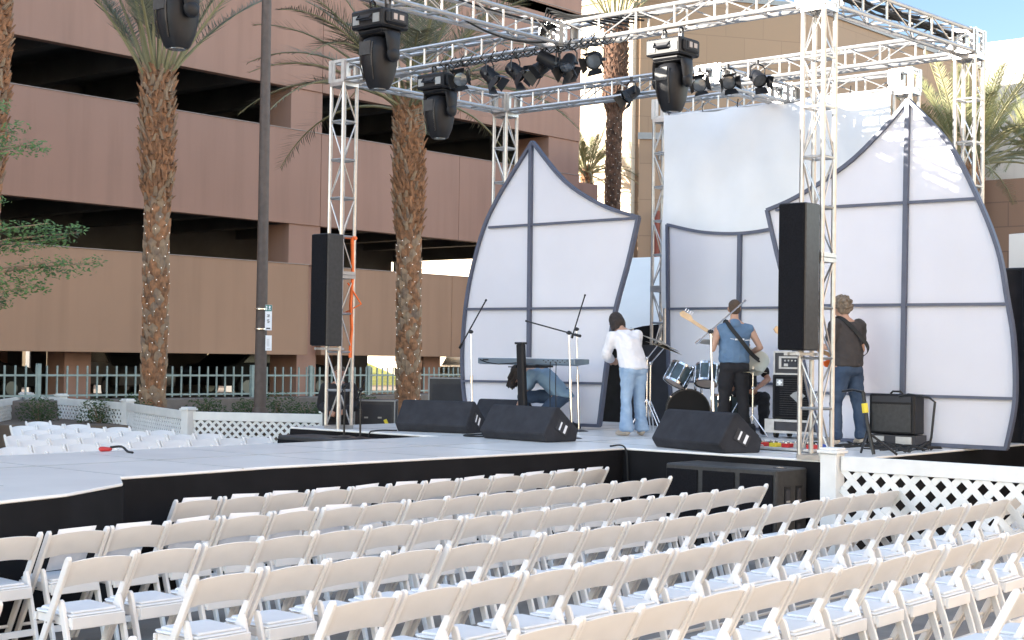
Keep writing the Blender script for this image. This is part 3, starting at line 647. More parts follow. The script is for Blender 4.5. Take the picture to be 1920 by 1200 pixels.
def fresnel(label, p, az, el, long=0, group="black lanterns on the front truss"):
    """can aimed at heading az / elevation el; hung from the point p"""
    t = thing("stage_lantern", label, "stage light", p, 0, group)
    d = V((math.cos(az) * math.cos(el), math.sin(az) * math.cos(el), math.sin(el)))
    s = V((-math.sin(az), math.cos(az), 0)); u = d.cross(s) * -1
    if u.z < 0: u = -u
    Rm = Matrix((s, u, d)).transposed(); c = V((0, 0, -.20)); L = .12 + long
    b = MB(); b.lathe([(.002, -.11 - long), (.07, -.11 - long), (.085, -.06), (.085, .05 + long * .4), (.095, .055 + long * .4), (.095, .10 + long * .4)], c, 16, Rm); b.build("can", m_black, t, smooth=35)
    b = MB(); b.lathe([(.001, .088 + long * .4), (.05, .085 + long * .4), (.088, .075 + long * .4)], c, 16, Rm); b.build("lens", m_lens, t, smooth=60)
    if not long or True:
        for k in range(4):
            a = k * PI / 2 + .2; ex = V((math.cos(a), math.sin(a), 0)); ey = V((-math.sin(a), math.cos(a), 0)); z0 = .105 + long * .4
            q = [ex * .085 + ey * -.07 + V((0, 0, z0)), ex * .085 + ey * .07 + V((0, 0, z0)), ex * .13 + ey * .095 + V((0, 0, z0 + .09)), ex * .13 - ey * .095 + V((0, 0, z0 + .09))]
            if long and k % 2: continue
            q = [c + Rm @ p_ for p_ in q]; nn = Rm @ ex * .004
            b = MB(); b.prism(q, nn); b.build("barn_door", m_blackm, t)
    b = MB(); sw = .105; b.tube([c + s * sw, c + s * sw + V((0, 0, .12)), V((0, 0, -.04)) + s * sw * .7, V((0, 0, -.02)), V((0, 0, -.04)) - s * sw * .7, c - s * sw + V((0, 0, .12)), c - s * sw], .009); b.cyl((0, 0, -.03), (0, 0, .03), .02); b.build("yoke", m_blackm, t)
    b = MB(); b.cyl(c + s * .08, c + s * .125, .018); b.cyl(c - s * .08, c - s * .125, .018); b.build("knob", m_blackm, t)
fl = [(12.61, 215, -12, 0, "round-lensed black lantern facing the camera, beside the middle moving head"), (12.14, 285, -45, 0, "black lantern with open barn doors, second from the left on the front truss"),
      (11.73, 280, -38, 0, "black lantern with a cable loop, left of the truss junction"), (11.32, 150, -40, 0, "black lantern hanging under the truss junction beside the long spotlight"),
      (11.08, 300, -28, .14, "long black profile spotlight pointing down to the right under the junction"), (10.92, 200, -50, 0, "black lantern just right of the long profile spotlight"), (10.53, 205, -25, 0, "rightmost lantern of the cluster, in front of the tall palm trunk")]
for y, az, el, lg, lb in fl: fresnel(lb, (13.68, y, ZB - .02), R(az), R(el), lg)
for y, az, el, lb in ((12.25, 160, -35, "black lantern on the rear truss just left of the sunlit moving head"), (11.13, 215, -10, "black lantern on the rear truss just right of the sunlit moving head"),
                      (10.69, 225, -20, "black lantern in the middle of the three on the rear truss"), (10.24, 240, -35, "black lantern on the rear truss nearest the right front tower")):
    fresnel(lb, (16.74, y, ZB + .20), R(az), R(el), 0, "black lanterns on the rear truss")

# cables on the truss
b = MB(); yy = 12.9
while yy > 10.3:
    b.tube(catenary((13.69, yy, ZB + .05), (13.71, yy - .3, ZB + .03), .10, 6), .008, 5)
    b.tube([(13.66, yy, ZB + .06), (13.63, yy + .03, ZB), (13.7, yy + .02, ZB - .04), (13.76, yy, ZB + .02), (13.7, yy, ZB + .07)], .008, 5); yy -= .17
b.tube(catenary((12.0, 11.05, ZB + .02), (13.6, 11.1, ZB + .05), .1), .012, 5)
b.tube(catenary((10.9, 11.05, ZB + .30), (13.6, 11.1, ZB + .25), .06), .012, 5)
for k in range(7): b.tube([(13.6, 11.3 - k * .03, ZB + .1 + .02 * k), (13.5 + .04 * k, 11.1, ZB + .42 - .03 * k), (13.65, 10.8 - .05 * k, ZB + .3), (13.9, 10.4 - .1 * k, ZB + .12 + .02 * k)], .012, 5)
tag(b.build("lighting_cable", m_rubber, smooth=60), "black cables looped along the front truss above the lanterns", "cable")
b = MB()
for k in range(5): b.tube([(13.9 + i * .31, 7.62 + .05 * math.sin(i * 2 + k), ZB + .13 + .035 * k + .03 * math.sin(i * 1.7 + k * 2)) for i in range(11)], .018, 5)
tag(b.build("lighting_cable", m_rubber, smooth=60), "black cable bundle lying inside the right-hand side truss", "cable")
b = MB(); b.tube([(13.93, 14.78, 3.5), (13.95, 14.78, 3.0), (13.93, 14.79, 2.6), (13.95, 14.78, 2.3), (13.94, 14.79, 2.05), (13.93, 14.78, 1.9)], .024, 6); b.tube([(13.92, 14.9, 3.52), (13.95, 14.72, 3.5)], .024, 6)
b.tube([(13.9, 14.82, 2.9), (14.02, 14.68, 2.62), (13.9, 14.86, 2.5)], .014, 6)
tag(b.build("orange_strap", m_orange, smooth=60), "orange sling hanging inside the left front truss tower", "strap")

# ------------------------------------------------------------ fences
def lattice(mb, a, c, z0, z1, sw=.036, gap=.105):
    a, c = V(a), V(c); L = (c - a).length; d = (c - a).normalized(); n = V((-d.y, d.x, 0))
    for sg, off in ((1, .006), (-1, -.006)):
        k = -z1 if sg > 0 else z0
        cc = (-(z1 - z0)) if sg > 0 else 0; end = L if sg > 0 else L + (z1 - z0); s0 = cc
        while s0 < end:
            # line: s = s0 + sg*(z-z0)
            za, zb = z0, z1; sa, sb = s0, s0 + sg * (z1 - z0)
            def clip(s_, z_): return s_, z_
            P_ = [(sa, za), (sb, zb)]
            lo, hi = 0., 1.; ds = sb - sa
            for bound, ge in ((0, True), (L, False)):
                tt = (bound - sa) / ds
                if (ds > 0) == ge: lo = max(lo, tt)
                else: hi = min(hi, tt)
            if hi > lo + .02:
                p = a + d * (sa + ds * lo) + n * off + V((0, 0, za + (zb - za) * lo - a.z)); q = a + d * (sa + ds * hi) + n * off + V((0, 0, za + (zb - za) * hi - a.z))
                mb.bar(p, q, .011, sw, up=V((0, 0, 1)) if False else n.cross((q - p).normalized()))
            s0 += gap
def fence(label, pts, rail_z, posts, ph=.17, sw=.042, gap=.135):
    t = thing("lattice_fence", label, "fence", (pts[0][0], pts[0][1], 0))
    for i in range(len(pts) - 1):
        a, c = V((*pts[i], 0)), V((*pts[i + 1], 0))
        b = MB(); b.bar(a + V((0, 0, rail_z - .07)), c + V((0, 0, rail_z - .07)), .045, .14); b.build("top_rail", m_white, t, world=True, bev=.004)
        b = MB(); b.bar(a + V((0, 0, .10)), c + V((0, 0, .10)), .045, .1); b.build("bottom_rail", m_white, t, world=True)
        b = MB(); lattice(b, a, c, .14, rail_z - .13, sw, gap); b.build("lattice_panel", m_white, t, world=True)
    for p in posts:
        p = V((*p, 0)); b = MB(); b.box(p + V((0, 0, (rail_z + .02) / 2)), (ph, ph, rail_z + .02)); o = b.build("post", m_white, t, world=True, bev=.006)
        b = MB(); b.box(p + V((0, 0, rail_z + .035)), (ph + .05, ph + .05, .03)); b.box(p + V((0, 0, rail_z + .062)), (ph + .01, ph + .01, .024)); q = b.build("cap", m_white, t, world=True, bev=.006)
fence("white lattice fence with a square post right of the stage, behind the chairs", [(12.95, 6.95), (12.9, 4.9), (12.85, 2.8)], 1.05, [(12.95, 7.05), (12.85, 2.8)], sw=.062, gap=.2)
fence("white lattice fence running from behind the left tower to the palms", [(16.6, 18.1), (15.35, 20.1), (16.9, 24.0), (17.4, 27.2)], .97, [(16.55, 18.05), (15.35, 20.1), (16.95, 24.05), (17.65, 27.35)])
fence("white lattice fence with paired posts at the far left under the palms", [(14.2, 24.7), (17.35, 28.2), (18.6, 28.9)], .98, [(17.35, 28.2), (17.15, 27.8), (14.2, 24.7)])

# ------------------------------------------------------------ palms and plants
def palm(label, x, y, z0, zm, z1, rl, ru, fronds, mt_f=m_frond, gz=.5, flen=3.0, lights=True, seed=1, sunny=False, droop=1.0, el_rng=(15, 85), leaf_n=58, barks=None):
    rnd = random.Random(seed); t = thing("palm_tree", label, "palm tree", (x, y, gz))
    H_ = z1 - gz
    def lean(z): return V((.05 * math.sin(z * .4 + seed), .05 * math.cos(z * .35 + seed), 0))
    b = MB(); ns = 24; prof = []
    for i in range(ns + 1):
        z = gz + H_ * i / ns
        r = rl * (1.12 - .12 * min(1, (z - gz) / 1.0)) if z < zm else rl + (ru - rl) * min(1, (z - zm) / .5) * (1 if z < z1 - .8 else .85)
        prof.append((r * .9, z))
    b.tube([V((x, y, z)) + lean(z) for r, z in prof], [r for r, z in prof], 16)
    # leaf-base boots
    z = gz + .02; row = 0
    while z < z1:
        low = z < zm
        r = rl if low else rl + (ru - rl) * min(1, (z - zm) / .5)
        nb = 7 if low else 11
        dz = .25 if low else .13
        for k in range(nb):
            a = 2 * PI * (k + (row % 2) * .5) / nb + row * .13 + rnd.uniform(-.06, .06); ca, sa = math.cos(a), math.sin(a)
            e = V((ca, sa, 0)); s = V((-sa, ca, 0)); c = V((x, y, z + rnd.uniform(-.02, .02))) + lean(z)
            if low:
                w_ = PI * r / nb * 1.0; h_ = dz * 1.15; o_ = rnd.uniform(.045, .08)
                q = [c + e * (r * .88) - s * w_ + V((0, 0, h_ * .45)), c + e * (r * .9) - V((0, 0, h_ * .5)), c + e * (r * .88) + s * w_ + V((0, 0, h_ * .45)), c + e * (r * .9 + o_) + V((0, 0, h_ * .75)), c + e * (r * .86 + o_ * 1.1) + V((0, 0, h_ * .2))]
                b.m = 1 if rnd.random() < .5 else 0
                b.raw(q, [(0, 1, 4), (1, 2, 4), (0, 4, 3), (4, 2, 3)])
            else:
                w_ = .055 * rnd.uniform(.7, 1.2); L_ = rnd.uniform(.10, .26); tw = rnd.uniform(-.09, .09); ou = rnd.uniform(.02, .13)
                base = c + e * (r * .82); tip = c + e * (r * .88 + ou) + V((0, 0, L_)) + s * tw
                b.m = 0 if rnd.random() < .65 else 1
                b.raw([base - s * w_, base + s * w_, tip + s * w_ * .55, tip - s * w_ * .55, base - s * w_ * .6 + e * .06, base + s * w_ * .6 + e * .06, tip + e * .02],
                      [(4, 5, 6), (0, 4, 6, 3), (5, 1, 2, 6), (0, 1, 5, 4), (3, 6, 2)])
                if rnd.random() < .5:   # torn fibre
                    p1 = c + e * (r + .02); p2 = p1 + e * rnd.uniform(.0, .07) + s * rnd.uniform(-.15, .15) - V((0, 0, rnd.uniform(-.1, .2)))
                    b.raw([p1 - s * .012, p1 + s * .012, p2], [(0, 1, 2)])
        z += dz * (.55 if low else .7); row += 1
    b.build("trunk", list(barks or (m_bark, m_bark2)), t, world=True, recalc=False)
    if lights:
        b = MB(); n = int((zm - gz) * 34)
        for k in range(n):
            z = gz + (zm - gz) * (k + .5) / n; a = k * 2.399; r = rl * 1.04 + rnd.uniform(.0, .03); p = V((x + r * math.cos(a), y + r * math.sin(a), z)) + lean(z)
            b.sph(p, .0075, 3)
        b.build("fairy_lights", m_bulb, t, world=True)["kind"] = "stuff"
    cr = thing_part(t, "crown")
    b = MB(); top = V((x, y, z1 - .05)) + lean(z1)
    for (az, el, L) in fronds:
        d0 = V((math.cos(az) * math.cos(el), math.sin(az) * math.cos(el), math.sin(el))); p = top + V((math.cos(az), math.sin(az), 0)) * ru * .55 - V((0, 0, rnd.uniform(0, .25))); pts = [p.copy()]; d = d0.copy(); ns = 14
        for i in range(ns):
            d = (d + V((0, 0, -1)) * (.045 + .07 * i / ns) * droop * math.cos(el * .8)).normalized(); p = p + d * (L / ns); pts.append(p.copy())
        b.m = 1; b.tube(pts, [.035 * (1 - i / (ns + 1)) + .006 for i in range(ns + 1)], 5); b.m = 0
        for k in range(leaf_n):
            f = .30 + .70 * (k + .5) / leaf_n; q = f * ns; i = min(int(q), ns - 1); P0 = pts[i].lerp(pts[i + 1], q - i); dd = (pts[i + 1] - pts[i]).normalized()
            sd_ = dd.cross(V((0, 0, 1))); sd_ = sd_.normalized() if sd_.length > .05 else V((math.sin(az), -math.cos(az), 0)); up_ = sd_.cross(dd)
            ll = L * .17 * math.sin(PI * min(.97, .18 + f * .74)) * rnd.uniform(.8, 1.15) * (.35 if f < .22 else 1)
            for sg in (-1, 1):
                v = (dd * rnd.uniform(.75, 1.0) + sd_ * sg * rnd.uniform(.8, 1.1) + up_ * rnd.uniform(.15, .55)).normalized(); e1 = P0 + v * ll - V((0, 0, ll * .12)); wv = dd * .009 + up_ * .003
                b.raw([P0 - wv, P0 + wv, P0.lerp(e1, .55) + wv * 1.1, e1, P0.lerp(e1, .55) - wv * 1.1], [(0, 1, 2, 3, 4)])
    b.build("crown", [mt_f, m_pet], t, world=True, recalc=False)
    return t
def thing_part(t, n): return None
def fan(seed, n, L, lo=10, hi=85):
    r = random.Random(seed); return [(2 * PI * k * .618 + r.uniform(-.2, .2), R(lo + (hi - lo) * ((k + .5) / n) ** .8), L * r.uniform(.85, 1.1)) for k in range(n)]
palm("palm tree with fairy lights on its trunk, left of the lamp post", 18.1, 24.9, .5, 4.85, 7.5, .23, .315, fan(3, 23, 3.6, 50, 84), seed=1, droop=.8)
palm("palm tree with fairy lights behind the left truss tower", 24.25, 23.9, .5, 4.6, 7.75, .26, .34, fan(5, 42, 4.2, 12, 80), seed=2, droop=1.25)
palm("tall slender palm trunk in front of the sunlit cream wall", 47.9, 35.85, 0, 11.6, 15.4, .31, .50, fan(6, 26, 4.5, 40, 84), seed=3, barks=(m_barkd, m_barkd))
palm("palm tree cut off by the left edge of the photo", 13.75, 23.7, .5, 4.7, 9.6, .24, .32, fan(8, 20, 3.0, 30, 80), seed=4)
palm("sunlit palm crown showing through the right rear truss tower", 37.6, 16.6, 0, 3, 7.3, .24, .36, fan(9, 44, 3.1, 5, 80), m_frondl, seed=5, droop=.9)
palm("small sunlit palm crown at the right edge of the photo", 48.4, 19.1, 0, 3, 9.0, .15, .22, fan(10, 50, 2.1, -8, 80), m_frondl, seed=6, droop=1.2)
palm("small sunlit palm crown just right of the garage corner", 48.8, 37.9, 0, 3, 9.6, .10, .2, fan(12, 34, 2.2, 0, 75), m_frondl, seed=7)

def leafcloud(b, c, r, n, ls, rnd, sc=(1, 1, 1)):
    c = V(c)
    for _ in range(n):
        v = V((rnd.gauss(0, 1), rnd.gauss(0, 1), rnd.gauss(0, 1))).normalized() * (r * rnd.random() ** .45)
        p = c + V((v.x * sc[0], v.y * sc[1], v.z * sc[2])); u = V((rnd.uniform(-1, 1), rnd.uniform(-1, 1), rnd.uniform(-.6, .6))).normalized(); s = u.orthogonal().normalized(); l = ls * rnd.uniform(.6, 1.2)
        b.raw([p - u * l, p - s * l * .42, p + u * l, p + s * l * .42], [(0, 1, 2, 3)])
rnd = random.Random(5)
t = thing("leafy_tree", "small green broadleaf tree reaching in from the left edge", "tree", (8.9, 17.1, 0))
b = MB(); root = V((8.9, 17.1, 0)); b.tube([root, (8.95, 17.0, 1.5), (9.1, 16.8, 2.4), (9.1, 16.8, 3.5), (9.2, 16.7, 4.6), (9.1, 16.9, 5.6)], [.09, .08, .06, .05, .035, .015], 8)
ends = [(9.62, 16.34, 4.84), (9.75, 16.2, 4.55), (9.9, 15.9, 4.4), (9.5, 16.4, 4.1), (9.62, 16.3, 3.75), (9.55, 16.35, 3.45), (10.0, 15.85, 3.45), (10.28, 15.62, 3.35), (10.44, 15.47, 3.0), (10.1, 15.75, 3.0), (9.95, 15.95, 2.7), (9.7, 16.3, 2.55), (9.5, 16.5, 3.0), (10.15, 15.72, 3.28), (9.6, 16.4, 2.8), (9.55, 16.5, 4.4), (9.2, 16.9, 5.2), (8.6, 17.3, 4.6), (8.5, 17.4, 3.6)]
for e in ends:
    s = V((9.1, 16.8, max(2.3, min(e[2] - .35, 4.8)))); b.tube([s, s.lerp(V(e), .5) + V((0, 0, .08)), e], [.022, .014, .006], 5)
b.build("trunk", m_bark2, t, world=True)
b = MB()
for e in ends:
    s = V((9.1, 16.8, max(2.3, min(e[2] - .35, 4.8))))
    for f in (.3, .5, .65, .8, .92, 1.0): leafcloud(b, s.lerp(V(e), f) + V((rnd.uniform(-.05, .05), rnd.uniform(-.05, .05), rnd.uniform(-.06, .06))), .17 if f < .95 else .12, 70 if f < 1 else 40, .03, rnd, (1.2, 1.2, .7))
b.build("crown", m_leaf, t, world=True, recalc=False)
for i, (x, y, r, lb) in enumerate([(16.9, 24.9, .42, "round dark green shrub between the two white lattice fences"), (17.5, 24.4, .38, "reddish-green shrub beside the white fence post left of the palm"), (19.2, 24.6, .42, "dark shrub at the right foot of the left palm"), (20.0, 24.2, .38, "dark shrub between the left palm and the lamp post"),
                                  (19.8, 22.2, .38, "dark shrub right of the lamp post base"), (24.5, 25.6, .45, "grassy shrub behind the left truss tower, below the railing"), (16.4, 26.2, .4, "dark shrub behind the paired fence posts"), (21.0, 22.4, .4, "dark shrub beside the garage corner pier"), (18.6, 25.9, .5, "wide dark shrub under the railing just left of the left palm"), (21.8, 25.4, .5, "wide dark shrub under the railing right of the left palm")]):
    t = thing("shrub", lb, "shrub", (x, y, .5), 0, "shrubs in the planting bed"); b = MB(); leafcloud(b, (x, y, .72), r, 900, .035, rnd, (1.15, 1.15, .8)); b.build("foliage", m_hedge, t, world=True, recalc=False)
    b = MB(); [b.cyl((x, y, .5), (x + rnd.uniform(-.2, .2), y + rnd.uniform(-.2, .2), .9), .012, .005, 5) for _ in range(6)]; b.build("stems", m_bark2, t, world=True)

# lamp post
t = thing("lamp_post", "tall dark brown lamp post with small signs strapped to it", "lamp post", (18.26, 21.78, .5))
b = MB(); b.tube([(18.26, 21.78, .5), (18.25, 21.77, 4), (18.2, 21.75, 13)], [.115, .10, .08], 16); b.build("pole", m_lamp, t, world=True, smooth=60)
b = MB(); b.cyl((18.26, 21.78, .5), (18.26, 21.78, .80), .20, .17, 20); b.box((18.26, 21.78, .62), (.75, .75, .24)); b.build("base", m_wallstone, t, world=True)
b = MB(); b.cyl((18.26, 21.78, .8), (18.26, 21.78, .93), .15, .14, 20); b.build("collar", m_lamp, t, world=True, smooth=50)
b = MB(); b.cyl((18.2, 21.75, 13), (18.2, 21.75, 13.3), .12); b.bar((18.2, 21.75, 13.2), (17.0, 20.7, 13.3), .1); b.box((16.8, 20.5, 13.28), (.7, .4, .15)); b.build("lamp_head", m_lamp, t, world=True)
RZ = Matrix.Rotation(R(40.6 - 90), 3, 'Z')   # plate x axis across the view, normal toward the street
def pl(mb, sx, z, wd, ht, k):   # a patch on the sign, sx metres right of the pole axis
    mb.box(V((18.19, 21.72, z)) + RZ @ V((sx, -.07 - k * .004, 0)), (wd, .005, ht), RZ)
b = MB(); b.m = 0; pl(b, .155, 2.60, .125, .47, 0); b.m = 1; pl(b, .155, 2.775, .118, .115, 1); b.m = 2; pl(b, .12, 2.775, .02, .085, 2); pl(b, .175, 2.79, .03, .05, 2); pl(b, .175, 2.745, .045, .012, 2)
b.m = 3; [pl(b, .155 + dx, 2.60 + dz, ww, .009, 2) for dx, dz, ww in ((0, .05, .05), (.005, .032, .035), (-.005, .014, .045), (0, -.04, .04), (-.01, -.058, .03), (.008, -.076, .045), (0, -.094, .035))]; pl(b, .155, 2.40, .07, .022, 2)
b.build("street_sign", [m_paper, m_grn, m_paper, m_ink], t, world=True)
b = MB(); b.m = 0; pl(b, .165, 2.13, .115, .28, 0); b.m = 1; [pl(b, .155, 2.20 - i * .018, .05, .005, 1) for i in range(8)]; pl(b, .165, 2.02, .07, .01, 1); b.build("paper_notice", [m_paper, m_gray], t, world=True)
b = MB(); b.cyl((18.22, 21.76, 2.75), (18.22, 21.76, 2.77), .118, n=20); b.cyl((18.22, 21.76, 2.38), (18.22, 21.76, 2.40), .118, n=20); b.build("strap", m_chrome, t, world=True)

# ------------------------------------------------------------ chairs
def chair():
    t = bpy.data.objects.new("folding_chair", None); C.objects.link(t)
    up = lambda z: .22 - .42 * z / .79                     # y of the long leg at height z
    for s in (-1, 1):
        x = s * .215; b = MB(); w_ = .024; pts = []
        a, c = V((x, up(0), 0)), V((x, up(.79), .79)); d = (c - a).normalized(); n = V((0, d.z, -d.y)).normalized()
        prof = [(0, -.017), (.03, -.019), (.40, -.024), (.70, -.023), (.765, -.023), (.79, -.017), (.80, 0), (.79, .017), (.765, .023), (.70, .023), (.40, .024), (.03, .019), (0, .017)]
        L = (c - a).length
        b.prism([a + d * (q / .8 * L) + n * r_ - V((w_ / 2, 0, 0)) for q, r_ in prof], (w_, 0, 0)); b.build("leg", m_chair, t, bev=.004, label="long leg running up as the back upright")
        b = MB(); x = s * .187; a, c = V((x, -.25, 0)), V((x, -.075, .535)); d = (c - a).normalized(); n = V((0, d.z, -d.y)).normalized(); L = (c - a).length
        prof = [(0, -.016), (.5, -.022), (.93, -.022), (.98, -.016), (1, 0), (.98, .016), (.93, .022), (.5, .022), (0, .016)]
        b.prism([a + d * (q * L) + n * r_ - V((w_ / 2, 0, 0)) for q, r_ in prof], (w_, 0, 0)); b.build("leg", m_chair, t, bev=.004)
    b = MB(); n = 10; vs = []
    for i in range(n + 1):
        f = -1 + 2 * i / n; x = f * .204; bow = -.028 * (1 - f * f)
        zt = .755 + .022 * (1 - abs(f) ** 2.2); zb = .600 + .022 * (1 - abs(f) ** 2.2)
        for z, th in ((zt, -.007), (zt, .007), (zb, .007), (zb, -.007)): vs.append((x, up(z) + bow + th, z))
    fs = [(i * 4 + j, (i + 1) * 4 + j, (i + 1) * 4 + (j + 1) % 4, i * 4 + (j + 1) % 4) for i in range(n) for j in range(4)] + [(0, 1, 2, 3), (n * 4 + 3, n * 4 + 2, n * 4 + 1, n * 4)]
    b.raw(vs, fs); b.build("backrest", m_chair, t, bev=.0035, smooth=35)
    b = MB(); b.box((0, -.165, .405), (.35, .022, .07)); b.box((0, .195, .41), (.38, .022, .045))
    for s in (-1, 1): b.box((s * .165, .015, .41), (.02, .338, .05))
    b.build("seat_frame", m_chair, t, bev=.004)
    b = MB(); b.prism([(-.168, -.152, .437), (.168, -.152, .437), (.196, .16, .437), (.17, .215, .437), (-.17, .215, .437), (-.196, .16, .437)], (0, 0, .014)); b.prism([(-.148, -.13, .4515), (.148, -.13, .4515), (.165, .17, .4515), (.14, .19, .4515), (-.14, .19, .4515), (-.165, .17, .4515)], (0, 0, .016))
    b.build("seat", m_seat, t, bev=.006)
    b = MB(); b.cyl((-.2, up(.15), .15), (.2, up(.15), .15), .011, n=8); b.build("stretcher", m_chair, t)
    b = MB(); b.box((0, -.20, .16), (.35, .018, .04)); b.build("stretcher", m_chair, t)
    b = MB(); b.cyl((-.2295, up(.40), .40), (.2295, up(.40), .40), .006, n=6); b.build("pivot_rod", m_gray, t)
    return t
proto = chair(); proto_used = [False]
kids = list(proto.children)
def put_chair(x, y, rz, label, group):
    if not proto_used[0]: o = proto; proto_used[0] = True
    else:
        o = proto.copy(); C.objects.link(o)
        for k in kids:
            c = k.copy(); C.objects.link(c); c.parent = o
    r = random.Random(x * 31 + y * 17)
    o.location = (x, y, 0); o.rotation_euler = (0, 0, rz + r.uniform(-.035, .035)); tag(o, label, "chair", group); return o
ORD = ["first", "second", "third", "fourth", "fifth", "sixth", "seventh", "eighth", "ninth", "tenth", "eleventh", "twelfth", "thirteenth", "fourteenth", "fifteenth", "sixteenth", "seventeenth", "eighteenth", "nineteenth"]
# near block: rows face the runway (+Y). (row, y of back top, x start, pitch, count)
rows_near = [(9.68, 7.29, .4695, 12), (8.53, 5.43, .4665, 15), (7.40, 4.83, .4725, 16), (6.35, 4.91, .4745, 17), (5.27, 4.86, .4745, 18), (4.17, 4.91, .471, 14), (3.08, 7.62, .471, 2)]
for ri, (yb, x0, pt, n) in enumerate(rows_near):
    for k in range(n):
        x = x0 + pt * (k + .5); jit = random.Random(ri * 50 + k)
        end = "at the left end" if k == 0 else ("at the right end" if k == n - 1 else ORD[k] + " from the left")
        lb = f"white folding chair seen from behind, {ORD[ri]} row from the black skirt, {end}"
        put_chair(x, yb + .20 + jit.uniform(-.015, .015), 0, lb, "white folding chairs in rows facing the runway")
        if ri == 0 or (ri == 1 and k < 6):
            b = MB(); hx = .14; ang = jit.uniform(-.05, .05); c0 = V((x + jit.uniform(-.03, .03), yb + .045, .668)); RR = Matrix.Rotation(ang, 3, 'Y')
            vs = [];
            for i in range(5):
                for j in range(2): q = RR @ V((-hx + hx * i / 2, 0, -.16 + .285 * j)); q.y = .002 * math.sin(i * 1.3 + k) - .53 * q.z + .055; vs.append(c0 + q)
            b.raw(vs, [(2 * i, 2 * i + 2, 2 * i + 3, 2 * i + 1) for i in range(4)] ); o = b.build("paper_sheet", m_paper, smooth=80)
            md = o.modifiers.new("t", 'SOLIDIFY'); md.thickness = .0015
            tag(o, f"white paper hung on the {ORD[k]} chair of the {ORD[ri]} row from the black skirt", "paper", "papers hung on the chair backs")
for k in range(2): put_chair(5.40 - .235 - k * .47, 8.73, 0, "white folding chair left of the aisle, second row, " + ("next to the aisle" if k == 0 else "cut by the left edge"), "white folding chairs left of the aisle")
put_chair(3.80 - .235, 6.52, 0, "white folding chair left of the aisle, only its right upright and knob in view", "white folding chairs left of the aisle")
put_chair(3.72 - .235, 5.37, 0, "white folding chair back cut by the bottom edge at the lower left", "white folding chairs left of the aisle")
# far block: rows beyond the runway facing the camera side (-Y)
for ri in range(8):
    yb = 14.15 + ri * 1.1; xe = 12.85 if ri == 0 else 13.9 - .0 * ri; xs = 8.3 + (yb - 14.15) * .62
    n = int((xe - xs) / .47)
    for k in range(n):
        x = xe - .47 * (k + .5)
        if ri == 0 and 9.1 < x < 9.5: continue
        e = "at the right end" if k == 0 else ORD[k] + " from the right"
        put_chair(x, yb - .2, PI, f"white chair beyond the runway facing the camera, {ORD[ri]} row, {e}", "white folding chairs beyond the runway")
        if ri == 0:
            t = thing("reserved_card", f"small white card on the front row beyond the runway, {ORD[k]} chair from the right", "card", (x, yb - .24, .66), 0, "cards on the far front row")
            b = MB(); b.box((0, -.01, 0), (.22, .003, .20)); b.build("card", m_paper, t)
            b = MB(); [b.bar((-.05 + i * .013, -.0135, -.06 + .006 * ((i * 3) % 4)), (-.043 + i * .013, -.0135, -.052 - .006 * ((i * 5) % 3)), .003, .006) for i in range(8)]; b.build("writing", m_ink, t)
# red bag with black strap in the gap
t = thing("shoulder_bag", "small red bag with a black strap left on the far edge of the runway", "bag", (8.75, 12.75, .95))
b = MB(); b.hull([((8.72, 12.78, .975), (.04, .03, .025)), ((8.79, 12.77, .972), (.035, .03, .02))]); b.build("bag_body", m_red, t, world=True, smooth=60)
b = MB(); b.tube(spline3([(8.80, 12.76, .99), (8.86, 12.66, 1.0), (8.82, 12.5, .962), (8.78, 12.36, .96)], 4), .012, 6); b.build("strap", m_rubber, t, world=True, smooth=60)

# ------------------------------------------------------------ mic stands and other stands
def mic_stand(label, x, y, top, boom, z0=.95, mt=m_chrome, r=.011, base=.13):
    t = thing("microphone_stand", label, "microphone stand", (x, y, z0)); tp = V(top)
    b = MB(); b.lathe([(.001, .03), (.03, .028), (base * .85, .012), (base, .004), (base, 0)], (x, y, z0), 20); b.build("base", m_blackm, t, world=True, smooth=40)
    mid = V((x, y, z0)).lerp(tp, .52)
    b = MB(); b.cyl((x, y, z0), mid, r * 1.25); b.cyl(mid, tp, r * .8); b.build("pole", mt, t, world=True, smooth=60)
    b = MB(); b.cyl(mid - V((0, 0, .05)), mid + V((0, 0, .05)), r * 1.9); b.build("clutch", mt if mt is not m_blackm else m_blackm, t, world=True, smooth=60)
    b = MB(); b.sph(tp, .028, 6); b.cyl(tp - V((0, .03, 0)), tp + V((0, .03, 0)), .018); b.build("boom_clamp", m_blackm, t, world=True, smooth=60)
    if boom:
        a, c = V(boom[0]), V(boom[1]); b = MB(); b.cyl(a, c, .0095); b.cyl(a, a.lerp(c, .10), .018); b.cyl(c, c.lerp(a, .03), .014)
        b.build("boom", boom[2] if len(boom) > 2 else m_blackm, t, world=True, smooth=60)
mic_stand("microphone stand with an upright boom beside the left edge of the left sail", 14.95, 13.48, (15.0, 13.58, 2.27), ((15.0, 13.78, 2.05), (15.0, 13.31, 2.70)))
mic_stand("nearer microphone stand with a long boom slanting left, before the left sail", 14.6, 11.52, (14.62, 11.60, 2.25), ((14.62, 11.42, 2.21), (14.62, 12.30, 2.40)))
mic_stand("farther microphone stand with a steep boom, right behind a nearer one", 16.1, 12.58, (16.12, 12.66, 2.33), ((16.12, 12.74, 2.21), (16.12, 12.52, 2.80)))
mic_stand("microphone stand with a white boom in front of the bass player", 14.8, 9.58, (14.82, 9.66, 2.27), ((14.82, 9.86, 2.13), (14.82, 9.19, 2.63), m_chrome), r=.014)
